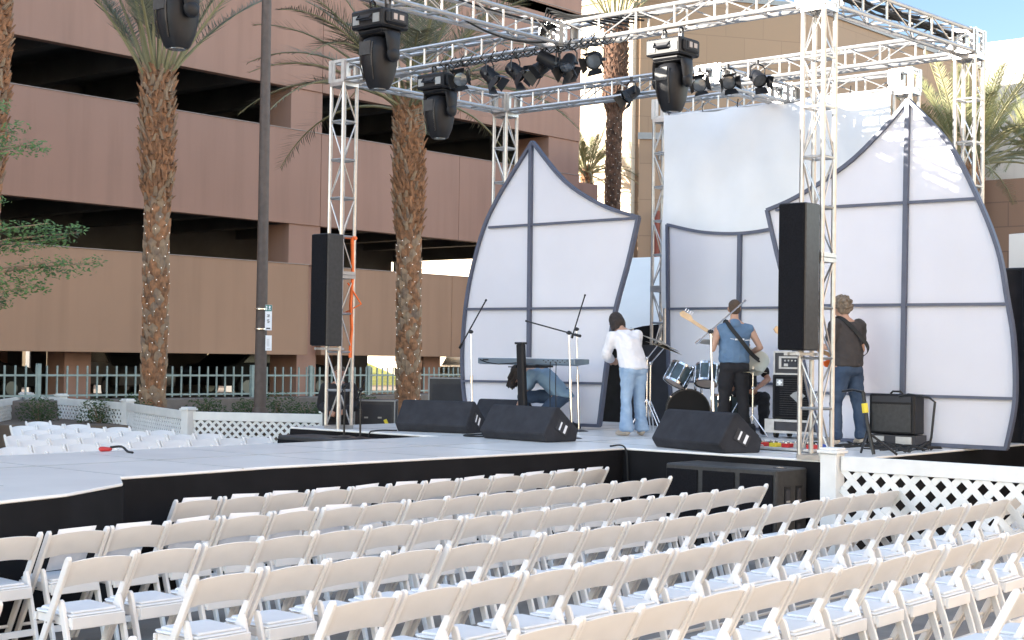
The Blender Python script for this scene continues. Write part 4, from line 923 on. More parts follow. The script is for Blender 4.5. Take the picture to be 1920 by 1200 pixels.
for lb, x, y, zt in (("short black stand on the left subwoofer, nearer the skirt", 13.28, 14.18, 1.55), ("short black stand on the left subwoofer, nearer the runway", 13.2, 13.80, 1.5)):
    mic_stand(lb, x, y, (x, y, zt), ((x, y + .06, zt - .12), (x, y - .05, zt + .12)), z0=.884, mt=m_blackm, base=.16)

# ------------------------------------------------------------ people
def person(label, loc, heading, J, parts, skin=m_skin, hair=None, curl=False, hand_curl=.6, z0=.95, hs=1.0):
    """J: joints in local coords, +y = facing, x = right"""
    t = thing("person", label, "person", (*loc, z0), heading - PI / 2)
    g = lambda k: V(J[k]); b = MB()
    pel, ch, nk, hd = g('pelvis'), g('chest'), g('neck'), g('head')
    b.hull([(pel, (.145, .10, .10)), (pel.lerp(ch, .45), (.12, .09, .09))]); b.hull([(pel.lerp(ch, .45), (.12, .09, .08)), (ch, (.16, .105, .12))])
    b.hull([(ch, (.155, .10, .10)), (g('shl') * .8 + ch * .2, .065), (g('shr') * .8 + ch * .2, .065), (nk, (.06, .06, .05))])
    b.hull([(nk, (.056, .06, .05)), (nk.lerp(hd, .6), (.054, .058, .05))])
    fw = V(J.get('look', (0, 1, 0))).normalized(); sx = V((1, 0, 0)); sx = (sx - fw * sx.dot(fw)).normalized(); upv = sx.cross(fw)
    def hp(x, y, z): return hd + sx * x + fw * y + upv * z
    b.hull([(hp(0, -.02, .04), (.074, .088, .082)), (hp(0, .02, .0), (.070, .078, .08))]); b.hull([(hp(0, .02, -.02), (.062, .07, .06)), (hp(0, .065, -.085), (.03, .026, .025))])
    b.hull([(hp(0, .095, .02), .010), (hp(0, .118, -.022), .013), (hp(0, .09, -.03), (.02, .012, .012))])
    for s in (-1, 1):
        b.hull([(hp(s * .078, -.005, .012), (.012, .02, .024)), (hp(s * .074, -.002, -.02), (.010, .014, .014))]); b.hull([(hp(s * .03, .088, .04), (.022, .01, .008))])
    b.hull([(hp(-.018, .09, -.055), .009), (hp(.018, .09, -.055), .009)])
    for s, S in (('l', -1), ('r', 1)):
        sh, el, wr = g('sh' + s), g('el' + s), g('wr' + s); hip = g('pelvis') + V((S * .09, 0, -.03)); kn, an = g('kn' + s), g('an' + s); toe = g('to' + s)
        b.hull([(sh, .058), (sh.lerp(el, .45), .047), (el, .038)]); b.hull([(el, .039), (el.lerp(wr, .35), .038), (wr, .025)])
        b.hull([(hip, .095), (hip.lerp(kn, .5), .075), (kn, .055)]); b.hull([(kn, .055), (kn.lerp(an, .3), .056), (an, .037)])
        b.hull([(an + V((0, 0, -.02)), (.036, .045, .035)), (an.lerp(toe, .9) - V((0, 0, .0)), (.04, .05, .025)), (toe, (.035, .04, .022))])
        # hand: palm, four fingers, thumb
        f = V(J.get('hd' + s, tuple((wr - el).normalized()))).normalized(); q = V(J.get('pn' + s, (S * -.8, .2, -.4))); q = (q - f * q.dot(f)).normalized(); c_ = f.cross(q).normalized()   # q = palm normal (curl direction)
        pm = wr + f * .045; b.hull([(wr + f * .01, (.022, .022, .022)), (pm + c_ * .026 + f * .03, .013), (pm - c_ * .026 + f * .03, .013)])
        for i, (o_, L_) in enumerate(((-.033, .066), (-.011, .078), (.011, .073), (.033, .058))):
            p0 = pm + f * .035 + c_ * o_; cu = hand_curl; p1 = p0 + (f * math.cos(cu * .7) + q * math.sin(cu * .7)) * L_ * .5; p2 = p1 + (f * math.cos(cu * 1.9) + q * math.sin(cu * 1.9)) * L_ * .5
            b.hull([(p0, .0095), (p1, .009)], 4); b.hull([(p1, .009), (p2, .0075)], 4)
        tside = -1 if s == 'l' else 1
        tb = wr + f * .025 - c_ * .024 * tside * 1; t1 = tb + (f * .6 - c_ * tside * .75 + q * .3).normalized() * .04; t2 = t1 + (f * .85 + q * .45).normalized() * .03
        b.hull([(tb, .013), (t1, .011)], 4); b.hull([(t1, .0105), (t2, .0085)], 4)
    body = remesh(b.build("body", skin, t), .0095, 2); 
    b = MB()
    for s in (-1, 1): b.sph(hp(s * .03, .083, .022), .011, 5)
    b.build("eyes", m_ink, t, smooth=80)
    for (nm, mt, fn, vox) in parts:
        b = MB(); fn(b, g); o_ = remesh(b.build(nm, mt, t), vox, 3)
        if nm != 'shoe': folds(o_, .012, len(label) * .37)
    if hair: b = MB(); hair(b, hp); o = b.build("hair", J['hairm'], t); remesh(o, .009 if curl else .008, 1 if curl else 2)
    return t
def S_trunk(b, g, gr=.022, hem=0.0, flare=0):
    pel, ch, nk = g('pelvis'), g('chest'), g('neck'); up = (ch - pel).normalized()
    b.hull([(pel + up * hem, (.150 + gr + flare, .108 + gr + flare, .03)), (pel + up * (hem + .15), (.135 + gr + flare * .4, .105 + gr, .05)), (ch, (.165 + gr, .115 + gr * .8, .10))])
    b.hull([(ch, (.162 + gr, .11 + gr * .8, .09)), (g('shl') * .86 + ch * .14, .066 + gr * .4), (g('shr') * .86 + ch * .14, .066 + gr * .4), (nk - V((0, 0, .03)), (.065, .065, .03))])
def S_sleeve(b, g, f=1.0, gr=.015, full=False):
    for s in 'lr':
        sh, el, wr = g('sh' + s), g('el' + s), g('wr' + s)
        if full: b.hull([(sh, .062 + gr), (el, .046 + gr)]); b.hull([(el, .046 + gr), (el.lerp(wr, .9), .034 + gr)])
        else: b.hull([(sh, .062 + gr), (sh.lerp(el, f), .052 + gr)])
def S_legs(b, g, gr=.014, flare=0., bot=.96):
    pel = g('pelvis'); b.hull([(pel + V((0, 0, .06)), (.148 + gr * .5, .105 + gr * .5, .03)), (pel + V((.075, -.015, -.06)), (.088 + gr, .105 + gr, .08)), (pel + V((-.075, -.015, -.06)), (.088 + gr, .105 + gr, .08))])
    for s, S in (('l', -1), ('r', 1)):
        hip = pel + V((S * .085, 0, -.05)); kn, an = g('kn' + s), g('an' + s); e = kn.lerp(an, bot)
        b.hull([(hip, .092 + gr), (hip.lerp(kn, .5), .078 + gr), (kn, .058 + gr)]); b.hull([(kn, .058 + gr), (kn.lerp(an, .35), .058 + gr), (kn.lerp(an, .6), .05 + gr + flare * .4), ]); b.hull([(kn.lerp(an, .6), .05 + gr + flare * .4), (e, (.046 + gr + flare, .052 + gr + flare, .03))])
def S_shoe(s):
  def f_(b, g):
    if 1:
        an, to = g('an' + s), g('to' + s); b.hull([(an + V((0, 0, -.03)), (.045, .055, .045)), (an.lerp(to, .55), (.05, .06, .038)), (to, (.045, .045, .03))])
  return f_
def stand(lx=.13, h=1.0, **k):
    J = dict(pelvis=(0, 0, .93 * h), chest=(0, 0, 1.28 * h), neck=(0, -.01, 1.47 * h), head=(0, .02, 1.61 * h), shl=(-.19, 0, 1.39 * h), shr=(.19, 0, 1.39 * h), ell=(-.25, .0, 1.12 * h), elr=(.25, 0, 1.12 * h), wrl=(-.24, .12, .90 * h), wrr=(.24, .12, .90 * h),
             knl=(-lx, .02, .50 * h), knr=(lx, .02, .50 * h), anl=(-lx - .01, -.02, .09), anr=(lx + .01, -.02, .09), tol=(-lx - .03, .13, .045), tor=(lx + .03, .13, .045)); J.update(k); return J
# woman in white top and pale jeans, bowed forward
J = stand(.105, .95, pelvis=(0, -.02, .90), chest=(-.03, .10, 1.20), neck=(-.06, .20, 1.36), head=(-.08, .30, 1.46), look=(-.1, .75, -.62), shl=(-.22, .15, 1.27), shr=(.13, .13, 1.29), ell=(-.26, .24, 1.03), elr=(.19, .24, 1.04), wrl=(-.08, .42, .98), wrr=(.05, .42, .98), anl=(-.12, -.06, .08), anr=(.14, .0, .08), knl=(-.10, .0, .47), knr=(.11, .02, .47), hairm=m_hair)
J['tol'] = (-.15, .09, .035); J['tor'] = (.2, .13, .035)
def hair_bob(b, hp):
    b.hull([(hp(0, -.025, .045), (.092, .098, .092)), (hp(0, -.055, -.04), (.088, .055, .075))])
    for s in (-1, 1): b.hull([(hp(s * .075, -.02, .02), (.03, .06, .06)), (hp(s * .08, .015, -.10), (.018, .035, .05))])
    for i in range(9): a = -1 + i / 4; b.hull([(hp(a * .075, -.06, -.04), .022), (hp(a * .082, -.05 + .03 * abs(a), -.135), .009)], 4)
def hoodie(b, g):
    S_trunk(b, g, .03, -.03, .012); S_sleeve(b, g, full=True, gr=.022); ch, nk = g('chest'), g('neck')
    b.hull([(nk + V((0, -.07, -.02)), (.10, .05, .03)), (ch + V((0, -.115, .03)), (.09, .03, .04)), (ch + V((0, -.11, -.04)), (.03, .02, .02))])
person("person in a white hooded top and pale jeans, head bowed, seen from behind", (15.79, 11.47), R(68), J,
       [("trousers", m_denim, lambda b, g: S_legs(b, g, .013, .036, 1.0), .009), ("white_top", m_wshirt, hoodie, .010), ("shoe", m_shoe, S_shoe("l"), .009), ("shoe", m_shoe, S_shoe("r"), .009)], hair=hair_bob)
# bassist
J = stand(.12, 1.0, pelvis=(0, 0, .95), shl=(-.205, 0, 1.40), shr=(.205, 0, 1.40), ell=(-.285, -.03, 1.13), wrl=(-.24, .26, 1.21), elr=(.335, -.04, 1.16), wrr=(.20, .22, 1.06), anl=(-.15, 0, .09), anr=(.16, 0, .09), head=(0, .03, 1.655), neck=(0, 0, 1.50), hairm=m_hairs)
def hair_short(b, hp): b.hull([(hp(0, -.03, .045), (.082, .09, .088)), (hp(0, -.055, -.02), (.072, .05, .05)), (hp(0, .02, .06), (.074, .07, .068))])
def vest(b, g):
    S_trunk(b, g, .035, .02, .02)
    for s in 'lr': sh = g('sh' + s); b.hull([(sh + V((0, 0, -.0)), (.052, .075, .058)), (g('chest') * .5 + sh * .5, (.06, .1, .1))])
    b.hull([(g('neck') + V((0, -.02, .0)), (.075, .07, .03)), (g('neck') + V((0, -.03, -.06)), (.09, .07, .03))])
bp = person("person in a sleeveless blue denim vest and black trousers playing bass, back turned", (16.84, 10.61), R(42), J,
            [("trousers", m_blkcloth, lambda b, g: S_legs(b, g, .022, .01), .010), ("denim_vest", m_vest, vest, .010), ("shoe", m_blkcloth, S_shoe("l"), .009), ("shoe", m_blkcloth, S_shoe("r"), .009)], hair=hair_short)
b = MB(); b.m = 0; b.bar((-.02, -.176, 1.26), (.10, -.174, 1.262), .004, .022); b.bar((.11, -.172, 1.25), (.17, -.15, 1.255), .004, .008); b.bar((-.08, -.172, 1.27), (-.03, -.176, 1.262), .004, .006); b.build("vest_print", m_paper, bp)
def guitar(label, loc, heading, z0, body, neck_to, mt, strap, tilt=0, long=.86):
    t = thing("electric_bass" if long > .8 else "electric_guitar", label, "guitar", (*loc, z0), heading - PI / 2)
    c = V(body); e = V(neck_to); d = (e - c).normalized(); n = V((0, 1, 0)); n = (n - d * n.dot(d)).normalized(); u = n.cross(d)
    if u.z < 0: u = -u
    out = [(-.30, .0), (-.29, .10), (-.20, .165), (-.08, .15), (.0, .12), (.07, .145), (.15, .16), (.20, .12), (.12, .07), (.08, .03), (.08, -.03), (.12, -.08), (.17, -.13), (.10, -.16), (.0, -.13), (-.1, -.15), (-.22, -.165), (-.29, -.10)]
    sp = spline(out + [out[0]], 3)[:-1]
    b = MB(); b.prism([c + d * x + u * y for x, y in sp], n * .04); b.build("body", mt, t, bev=.006, smooth=40)
    b = MB(); ns = c + d * .05 + n * .045; ne = c + d * long + n * .045; b.bar(ns, ne, .045, .022, up=n); b.build("neck", m_wood, t)
    b = MB(); b.prism([ne + u * .03, ne + d * .04 + u * .055, ne + d * .17 + u * .05, ne + d * .19 - u * .0, ne + d * .15 - u * .03, ne - u * .02], n * .016); hs_ = b.build("headstock", m_wood, t)
    for i in range(4): b = MB(); q = ne + d * (.04 + i * .035) + u * .065; b.cyl(q, q + u * .02, .006); b.sph(q + u * .03, .014, 4, (.6, 1, 1)); b.build("tuning_peg", m_chrome, hs_)
    b = MB(); b.box(c + n * .046 - d * .05, (.08, .02, .05)); b.build("pickup", m_black, t)
    if strap:
        b = MB(); pts = spline3(strap, 6); vs = []
        for i, p in enumerate(pts):
            dd = (pts[min(i + 1, len(pts) - 1)] - pts[max(i - 1, 0)]).normalized(); s_ = dd.cross(V((0, 1, 0))).normalized() * .026
            vs += [p - s_, p + s_]
        b.raw(vs, [(2 * i, 2 * i + 2, 2 * i + 3, 2 * i + 1) for i in range(len(pts) - 1)]); o = b.build("strap", m_rubber, t, recalc=False); md = o.modifiers.new("t", 'SOLIDIFY'); md.thickness = .004
    return t
guitar("cream bass guitar with a maple neck held by the person in the denim vest", (16.84, 10.61), R(42), .95, (.20, .19, 1.05), (-.5, .30, 1.50), m_cream,
       [(.02, .2, 1.3), (-.10, .12, 1.45), (-.11, .0, 1.50), (-.06, -.13, 1.40), (.06, -.20, 1.24), (.20, -.14, 1.08), (.33, .05, 1.0), (.36, .18, 1.0)])
# guitarist on the right
J = stand(.13, 1.02, pelvis=(0, -.02, .95), chest=(0, .01, 1.29), neck=(0, .03, 1.49), head=(-.01, .09, 1.62), look=(0, .93, -.36), ell=(-.27, .02, 1.16), wrl=(-.30, .27, 1.18), elr=(.27, .03, 1.14), wrr=(.10, .27, 1.05), anl=(-.12, .04, .09), anr=(.20, -.06, .09), tol=(-.14, .2, .045), tor=(.25, .08, .045), knl=(-.12, .05, .5), knr=(.17, -.02, .5), hairm=m_hairg)
def hair_curly(b, hp):
    r = random.Random(2); b.hull([(hp(0, -.03, .05), (.10, .10, .10)), (hp(0, -.05, -.03), (.09, .06, .07))])
    for i in range(90):
        a, e = r.uniform(0, 2 * PI), r.uniform(-.6, 1.5); rr = .115
        x, y, z = rr * math.cos(e) * math.cos(a), rr * math.cos(e) * math.sin(a) - .03, rr * math.sin(e) + .03
        if y > .05 and z < .06: continue
        b.hull([(hp(x, y, z), r.uniform(.016, .027))], 4)
def tshirt(b, g): S_trunk(b, g, .04, -.0, .015); S_sleeve(b, g, .55, .022)
person("person with curly hair in a charcoal T-shirt and blue jeans playing guitar at right", (16.12, 8.60), R(72), J,
       [("jeans", m_denimd, lambda b, g: S_legs(b, g, .018, .012), .010), ("t_shirt", m_gshirt, tshirt, .010), ("shoe", m_shoe, S_shoe("l"), .009), ("shoe", m_shoe, S_shoe("r"), .009)], hair=hair_curly, curl=True)
guitar("orange-red electric guitar held by the curly-haired person beside the right tower", (16.12, 8.60), R(72), .95, (.06, .21, 1.04), (-.5, .32, 1.26), m_orange,
       [(-.05, .22, 1.3), (-.12, .12, 1.47), (-.1, -.02, 1.50), (.0, -.14, 1.36), (.14, -.185, 1.2), (.25, -.08, 1.1), (.27, .12, 1.02)], long=.72)
# crouching person
J = dict(pelvis=(0, -.20, .50), chest=(0, .06, .76), neck=(0, .26, .80), head=(0, .38, .75), look=(0, .6, -.8), shl=(-.19, .18, .75), shr=(.19, .18, .75), ell=(-.23, .32, .50), elr=(.24, .34, .50), wrl=(-.16, .34, .24), wrr=(.14, .42, .3),
         knl=(-.15, .12, .09), anl=(-.13, -.36, .10), tol=(-.13, -.46, .04), knr=(.15, .36, .44), anr=(.14, .28, .09), tor=(.15, .42, .04), hairm=m_hair)
def hair_long(b, hp):
    b.hull([(hp(0, -.02, .05), (.10, .10, .10)), (hp(0, -.03, .0), (.10, .09, .09))]); r = random.Random(4)
    for i in range(60):
        a = r.uniform(0, 2 * PI); p = hp(.09 * math.cos(a), .05 * math.sin(a), r.uniform(0, .1)); q = p + V((r.uniform(-.04, .04), r.uniform(-.01, .08), -r.uniform(.05, .20))); b.hull([(p, .028), (q, .014)], 4)
person("crouching person with long dark hair in a pale blue shirt and jeans behind the keyboard", (16.15, 13.2), R(122), J,
       [("jeans", m_denimd, lambda b, g: S_legs(b, g, .018, .0), .010), ("shirt", m_lblue, lambda b, g: (S_trunk(b, g, .045, -.05, .012), S_sleeve(b, g, .6, .022)), .010), ("shoe", m_blkcloth, S_shoe("l"), .009), ("shoe", m_blkcloth, S_shoe("r"), .009)], hair=hair_long, curl=True)
# drummer, seated behind the kit
J = dict(pelvis=(0, 0, .52), chest=(0, .03, .88), neck=(0, .04, 1.06), head=(0, .09, 1.18), look=(0, .9, -.4), shl=(-.19, .04, .98), shr=(.19, .04, .98), ell=(-.33, .10, .74), elr=(.30, .12, .74), wrl=(-.18, .32, .62), wrr=(.2, .36, .66), knl=(-.28, .42, .50), knr=(.22, .44, .50), anl=(-.26, .50, .09), anr=(.2, .52, .09), tol=(-.27, .66, .045), tor=(.2, .68, .045), hairm=m_hairs)
person("seated drummer in a black T-shirt, mostly hidden behind the bass player", (17.62, 10.95), R(212), J,
       [("trousers", m_blkcloth, lambda b, g: S_legs(b, g, .016, .0), .011), ("t_shirt", m_blkcloth, lambda b, g: (S_trunk(b, g, .03), S_sleeve(b, g, .6, .02)), .011), ("shoe", m_blkcloth, S_shoe("l"), .010), ("shoe", m_blkcloth, S_shoe("r"), .010)], skin=m_skin2, hair=hair_short)
J = stand(.12, 1.03, hairm=m_hairs, wrl=(-.12, .25, 1.1), wrr=(.12, .25, 1.08))
person("person in black clothes standing on the ground behind the left truss tower", (15.7, 16.9), R(225), J,
       [("trousers", m_blkcloth, lambda b, g: S_legs(b, g, .02, .0), .011), ("jacket", m_blkcloth, lambda b, g: (S_trunk(b, g, .05), S_sleeve(b, g, full=True, gr=.03)), .012), ("shoe", m_blkcloth, S_shoe("l"), .010), ("shoe", m_blkcloth, S_shoe("r"), .010)], skin=m_skin2, hair=hair_short, z0=0)
b = MB(); b.lathe([(.001, .42), (.17, .42), (.18, .40), (.18, .36), (.001, .36)], (17.62, 10.95, .95), 20); b.cyl((17.62, 10.95, 1.0), (17.62, 10.95, 1.32), .03)
for k in range(3): b.cyl((17.62, 10.95, 1.15), (17.62 + .25 * math.cos(k * 2.09), 10.95 + .25 * math.sin(k * 2.09), .955), .012)
tag(b.build("drum_stool", m_blackm, smooth=40), "round black drum stool under the seated drummer", "stool")

# ------------------------------------------------------------ drum kit
def drumshell(b_name, t, c, axis, r, L, shell, head_front, head_back, n=28, lugs=8):
    c = V(c); a = V(axis).normalized(); x = a.orthogonal().normalized(); y = a.cross(x); Rm = Matrix((x, y, a)).transposed()
    b = MB(); b.lathe([(r, -L / 2), (r, L / 2)], c, n, Rm); d = b.build(b_name, shell, t, world=True, smooth=50)
    inv = t.location
    def sub_(mb, nm, mt): o = mb.build(nm, mt, t, world=True, smooth=40); o.parent = d; return o
    for s, mt in ((1, head_front), (-1, head_back)):
        b = MB(); b.lathe([(.0005, s * (L / 2 - .004)), (r, s * (L / 2 - .004))], c, n, Rm); sub_(b, "drum_head", mt)
        b = MB(); b.lathe([(r - .004, s * (L / 2 + .012)), (r + .012, s * (L / 2 + .012)), (r + .012, s * (L / 2 - .02)), (r + .001, s * (L / 2 - .02))], c, n, Rm); sub_(b, "hoop", m_chrome if r < .25 else m_blackm)
    for k in range(lugs):
      b = MB()
      e = Rm @ V((math.cos(2 * PI * k / lugs), math.sin(2 * PI * k / lugs), 0))
      for s in (-1, 1): b.cyl(c + e * (r + .008) + a * s * (L / 2 - .07), c + e * (r + .008) + a * s * (L / 2 - .02), .011, n=6)
      b.cyl(c + e * (r + .010) - a * (L / 2 + .01), c + e * (r + .010) + a * (L / 2 + .01), .005, n=5)
      sub_(b, "lug", m_chrome)
    return d
t = thing("drum_kit", "black and blue-grey drum kit with chrome hardware and cymbals", "drum kit", (16.95, 11.4, .95))
fx = V((-.72, -.62, 0)).normalized()
drumshell("bass_drum", t, (17.1, 11.50, 1.25), (-.80, -.60, 0), .285, .42, m_drum, m_bhead, m_dhead)
drumshell("rack_tom", t, (16.88, 11.50, 1.73), (-.42, .22, -.80), .155, .26, m_drum, m_dhead, m_dhead)
drumshell("rack_tom", t, (16.98, 11.12, 1.74), (-.38, -.18, -.88), .145, .25, m_drum, m_dhead, m_dhead)
drumshell("floor_tom", t, (17.25, 10.98, 1.30), (0.05, 0, 1), .20, .34, m_drum, m_dhead, m_dhead)
b = MB(); b.cyl((17.05, 11.34, 1.5), (16.98, 11.34, 1.85), .016); b.cyl((17.07, 11.26, 1.5), (17.0, 11.26, 1.85), .016); b.cyl((16.98, 11.34, 1.83), (16.9, 11.46, 1.76), .013); b.cyl((17.0, 11.26, 1.83), (17.0, 11.14, 1.78), .013); b.sph((16.98, 11.34, 1.83), .03, 5); b.sph((17.0, 11.26, 1.83), .03, 5); b.sph((17.03, 11.3, 1.62), .035, 5)
b.build("tom_mount", m_chrome, t, world=True, smooth=50)
def cym(c, r, nrm, pole_base):
    n_ = V(nrm).normalized(); x = n_.orthogonal().normalized(); y = n_.cross(x); Rm = Matrix((x, y, n_)).transposed()
    b = MB(); b.lathe([(.003, .03), (.03, .026), (.045, .012), (r * .6, .0), (r, -.014), (r, -.016), (r * .6, -.003), (.04, .008)], c, 28, Rm); b.build("cymbal", m_brass, t, world=True, smooth=60)
    b = MB(); p = V(pole_base); q = V(c); k = V((p.x, p.y, q.z - .22)); b.cyl(p + V((0, 0, .2)), k, .013); b.cyl(k, q, .009); b.cyl(q, q + V((0, 0, .06)), .009); b.sph(k, .025, 4)
    for i in range(3): a = i * 2.09 + .4; b.cyl(k.lerp(p, .55), p + V((.26 * math.cos(a), .26 * math.sin(a), .01)), .010)
    b.build("cymbal_stand", m_chrome, t, world=True, smooth=50)
cym((16.75, 11.72, 2.17), .29, (.25, -.35, 1), (16.78, 11.95, .95)); cym((16.80, 11.68, 2.10), .27, (.2, -.3, 1), (16.9, 11.98, .95)); cym((17.0, 11.05, 2.19), .22, (.15, .05, 1), (17.2, 10.75, .95)); cym((17.0, 10.42, 1.80), .18, (0, 0, 1), (17.0, 10.42, .95))
b = MB(); b.m = 0; b.bb((16.72, 10.35, .955), (17.0, 10.75, 1.12)); t = thing("equipment_bag", "black equipment bag with white hand-lettering beside the bass player's feet", "bag", (16.9, 10.5, .95)); b.build("bag", m_blkcloth, t, world=True, bev=.03)
cu = bpy.data.curves.new("txt", 'FONT'); cu.body = "49-"; cu.size = .11; cu.extrude = .001
to = bpy.data.objects.new("t", cu); C.objects.link(to); dg = bpy.context.evaluated_depsgraph_get(); me = bpy.data.meshes.new_from_object(to.evaluated_get(dg)); bpy.data.objects.remove(to)
me.materials.clear(); me.materials.append(m_paper); o = bpy.data.objects.new("lettering", me); C.objects.link(o); o.parent = t; o.rotation_euler = (R(90), 0, R(-90)); o.location = (16.715 - 16.9, 10.67 - 10.5, .05)

# ------------------------------------------------------------ keyboard on column stand
t = thing("keyboard", "long grey-blue stage keyboard with its cabled back to the audience", "keyboard", (15.6, 13.1, 1.8))
b = MB(); pr = [(15.5, 1.925), (15.82, 1.925), (15.82, 1.86), (15.55, 1.835), (15.5, 1.85)]; b.prism([(x, 12.20, z) for x, z in pr], (0, 1.70, 0)); b.build("case", m_key, t, world=True, bev=.008)
b = MB(); b.bb((15.60, 12.3, 1.927), (15.80, 13.86, 1.935)); b.build("keys", m_paper, t, world=True)
b = MB(); [b.box((15.497, 12.72 - i * .04, 1.90 - .02 * (i % 2)), (.008, .018, .012)) for i in range(12)]; b.box((15.497, 13.75, 1.9), (.008, .1, .02)); b.build("sockets", m_ink, t, world=True)
b = MB(); b.tube([(15.495, 13.85, 1.90), (15.47, 13.7, 1.86), (15.48, 13.5, 1.84), (15.46, 13.2, 1.86), (15.47, 13.05, 1.87)], .007, 5); b.tube([(15.49, 12.6, 1.88), (15.46, 12.58, 1.6), (15.5, 12.6, 1.3), (15.6, 12.8, .97)], .006, 5); b.tube([(15.49, 12.5, 1.88), (15.46, 12.48, 1.6), (15.5, 12.5, 1.2), (15.7, 12.6, .97)], .006, 5); b.build("cable", m_rubber, t, world=True)
t = thing("keyboard_stand", "black single-column keyboard stand in front of the crouching person", "stand", (15.3, 13.1, .95))
b = MB(); b.bar((15.32, 12.90, .96), (15.32, 12.97, 2.12), .12, .09, up=(1, 0, 0)); b.build("column", m_black, t, world=True, bev=.02)
b = MB(); b.box((15.32, 12.97, 2.125), (.11, .14, .03)); b.build("cap", m_blackm, t, world=True, bev=.008)
for y in (12.86, 13.08):
    b = MB(); b.bar((15.33, y, 1.815), (15.85, y, 1.825), .035); b.build("arm", m_blackm, t, world=True)
b = MB(); b.bb((15.45, 12.62, 1.80), (15.47, 13.3, 1.815)); b.bar((15.32, 12.9, .975), (15.75, 12.6, .965), .05); b.bar((15.32, 12.9, .975), (15.75, 13.4, .965), .05); b.build("foot", m_blackm, t, world=True)

# ------------------------------------------------------------ amplifiers and cases
def caseedge(b, a, c, w_=.018):
    a, c = V(a), V(c); x0, y0, z0 = a; x1, y1, z1 = c
    for z in (z0, z1):
        b.box(((x0 + x1) / 2, y0, z), (x1 - x0 + w_, w_, w_)); b.box(((x0 + x1) / 2, y1, z), (x1 - x0 + w_, w_, w_)); b.box((x0, (y0 + y1) / 2, z), (w_ * .98, y1 - y0 + w_ * .9, w_ * .98)); b.box((x1, (y0 + y1) / 2, z), (w_ * .98, y1 - y0 + w_ * .9, w_ * .98))
    for x in (x0, x1):
        for y in (y0, y1): b.box((x, y, (z0 + z1) / 2), (w_ * .96, w_ * .96, z1 - z0))
X0 = 16.95
t = thing("bass_cabinet", "black bass speaker cabinet with a pale crest on its grille", "amplifier", (X0, 9.71, 1.2))
b = MB(); b.bb((X0, 9.34, 1.20), (X0 + .42, 10.10, 1.765)); b.build("cabinet", m_black, t, world=True, bev=.012)
b = MB(); b.bb((X0 - .012, 9.38, 1.23), (X0 - .001, 10.06, 1.735)); b.build("grille", m_grille, t, world=True)
b = MB(); [b.box((X0 - .014, 9.68, 1.26 + i * .028), (.004, .60, .005)) for i in range(17)]; b.build("grille_bars", m_spkside, t, world=True)
b = MB(); b.box((X0 - .018, 9.98, 1.665), (.008, .10, .09)); b.build("badge", m_gray, t, world=True)
b = MB(); b.prism([(X0 - .017, y, z) for y, z in ((9.72, 1.56), (9.78, 1.54), (9.83, 1.50), (9.78, 1.46), (9.72, 1.41), (9.66, 1.46), (9.61, 1.50), (9.66, 1.54))], (.006, 0, 0)); b.build("crest", m_gray, t, world=True)
b = MB(); b.m = 0; b.box((X0 - .022, 9.98, 1.665), (.004, .03, .06)); b.box((X0 - .022, 9.98, 1.665), (.0035, .07, .02)); b.build("badge_mark", m_paper, t, world=True)
t = thing("rack_amplifier", "rack amplifier in a silver-edged case on top of the bass cabinet", "amplifier", (X0, 9.71, 1.78))
b = MB(); b.bb((X0 + .02, 9.36, 1.77), (X0 + .42, 10.08, 2.06)); b.build("case", m_case, t, world=True)
b = MB(); caseedge(b, (X0 + .02, 9.36, 1.775), (X0 + .42, 10.08, 2.055), .022); b.build("case_edge", m_alu2, t, world=True)
b = MB(); b.m = 0; b.box((X0 + .012, 9.72, 1.92), (.012, .58, .16)); b.m = 1; b.box((X0 + .003, 9.72, 1.92), (.008, .50, .115)); b.m = 0
for i in range(9): b.cyl((X0 - .001, 9.51 + i * .05, 1.945), (X0 - .014, 9.51 + i * .05, 1.945), .011, n=8)
b.box((X0 - .003, 9.90, 1.89), (.004, .06, .035)); b.build("front_panel", [m_alu2, m_ink], t, world=True)
t = thing("flight_case", "silver-cornered flight case carrying the bass cabinet", "case", (X0, 9.71, .95))
b = MB(); b.bb((X0 - .04, 9.28, 1.03), (X0 + .46, 10.16, 1.185)); b.build("box", m_case, t, world=True)
b = MB(); caseedge(b, (X0 - .04, 9.28, 1.035), (X0 + .46, 10.16, 1.18), .03)
for y in (9.34, 10.10): b.box((X0 - .052, y, 1.11), (.01, .13, .13))
b.build("case_edge", m_alu2, t, world=True)
for x in (X0 + .04, X0 + .38):
    for y in (9.38, 10.06): b = MB(); b.cyl((x, y - .02, .995), (x, y + .02, .995), .042, n=12); b.box((x, y, 1.03), (.07, .06, .02)); b.build("castor", m_rubber, t, world=True)
t = thing("combo_amplifier", "black combo guitar amplifier standing behind the guitarist", "amplifier", (16.4, 8.15, 1.05))
b = MB(); b.bb((16.42, 7.88, 1.10), (16.68, 8.46, 1.57)); b.build("cabinet", m_black, t, world=True, bev=.015)
b = MB(); b.bb((16.405, 7.92, 1.13), (16.419, 8.42, 1.45)); b.build("grille", m_spkside, t, world=True)
b = MB(); b.bb((16.408, 7.92, 1.475), (16.419, 8.42, 1.545)); b.build("control_panel", m_ink, t, world=True)
b = MB(); b.tube([(16.55, 8.25, 1.57), (16.55, 8.22, 1.60), (16.55, 8.12, 1.60), (16.55, 8.09, 1.57)], .012); b.build("carry_handle", m_rubber, t, world=True)
t = thing("amplifier_crate", "pale metal-cornered crate under the combo amplifier", "crate", (16.4, 8.15, .95))
b = MB(); b.bb((16.40, 7.86, .955), (16.70, 8.48, 1.09)); b.build("box", m_case, t, world=True)
b = MB(); b.bb((16.385, 7.9, .97), (16.399, 8.1, 1.075)); b.bb((16.385, 8.25, .97), (16.399, 8.45, 1.075)); b.build("metal_corner", m_alu2, t, world=True)
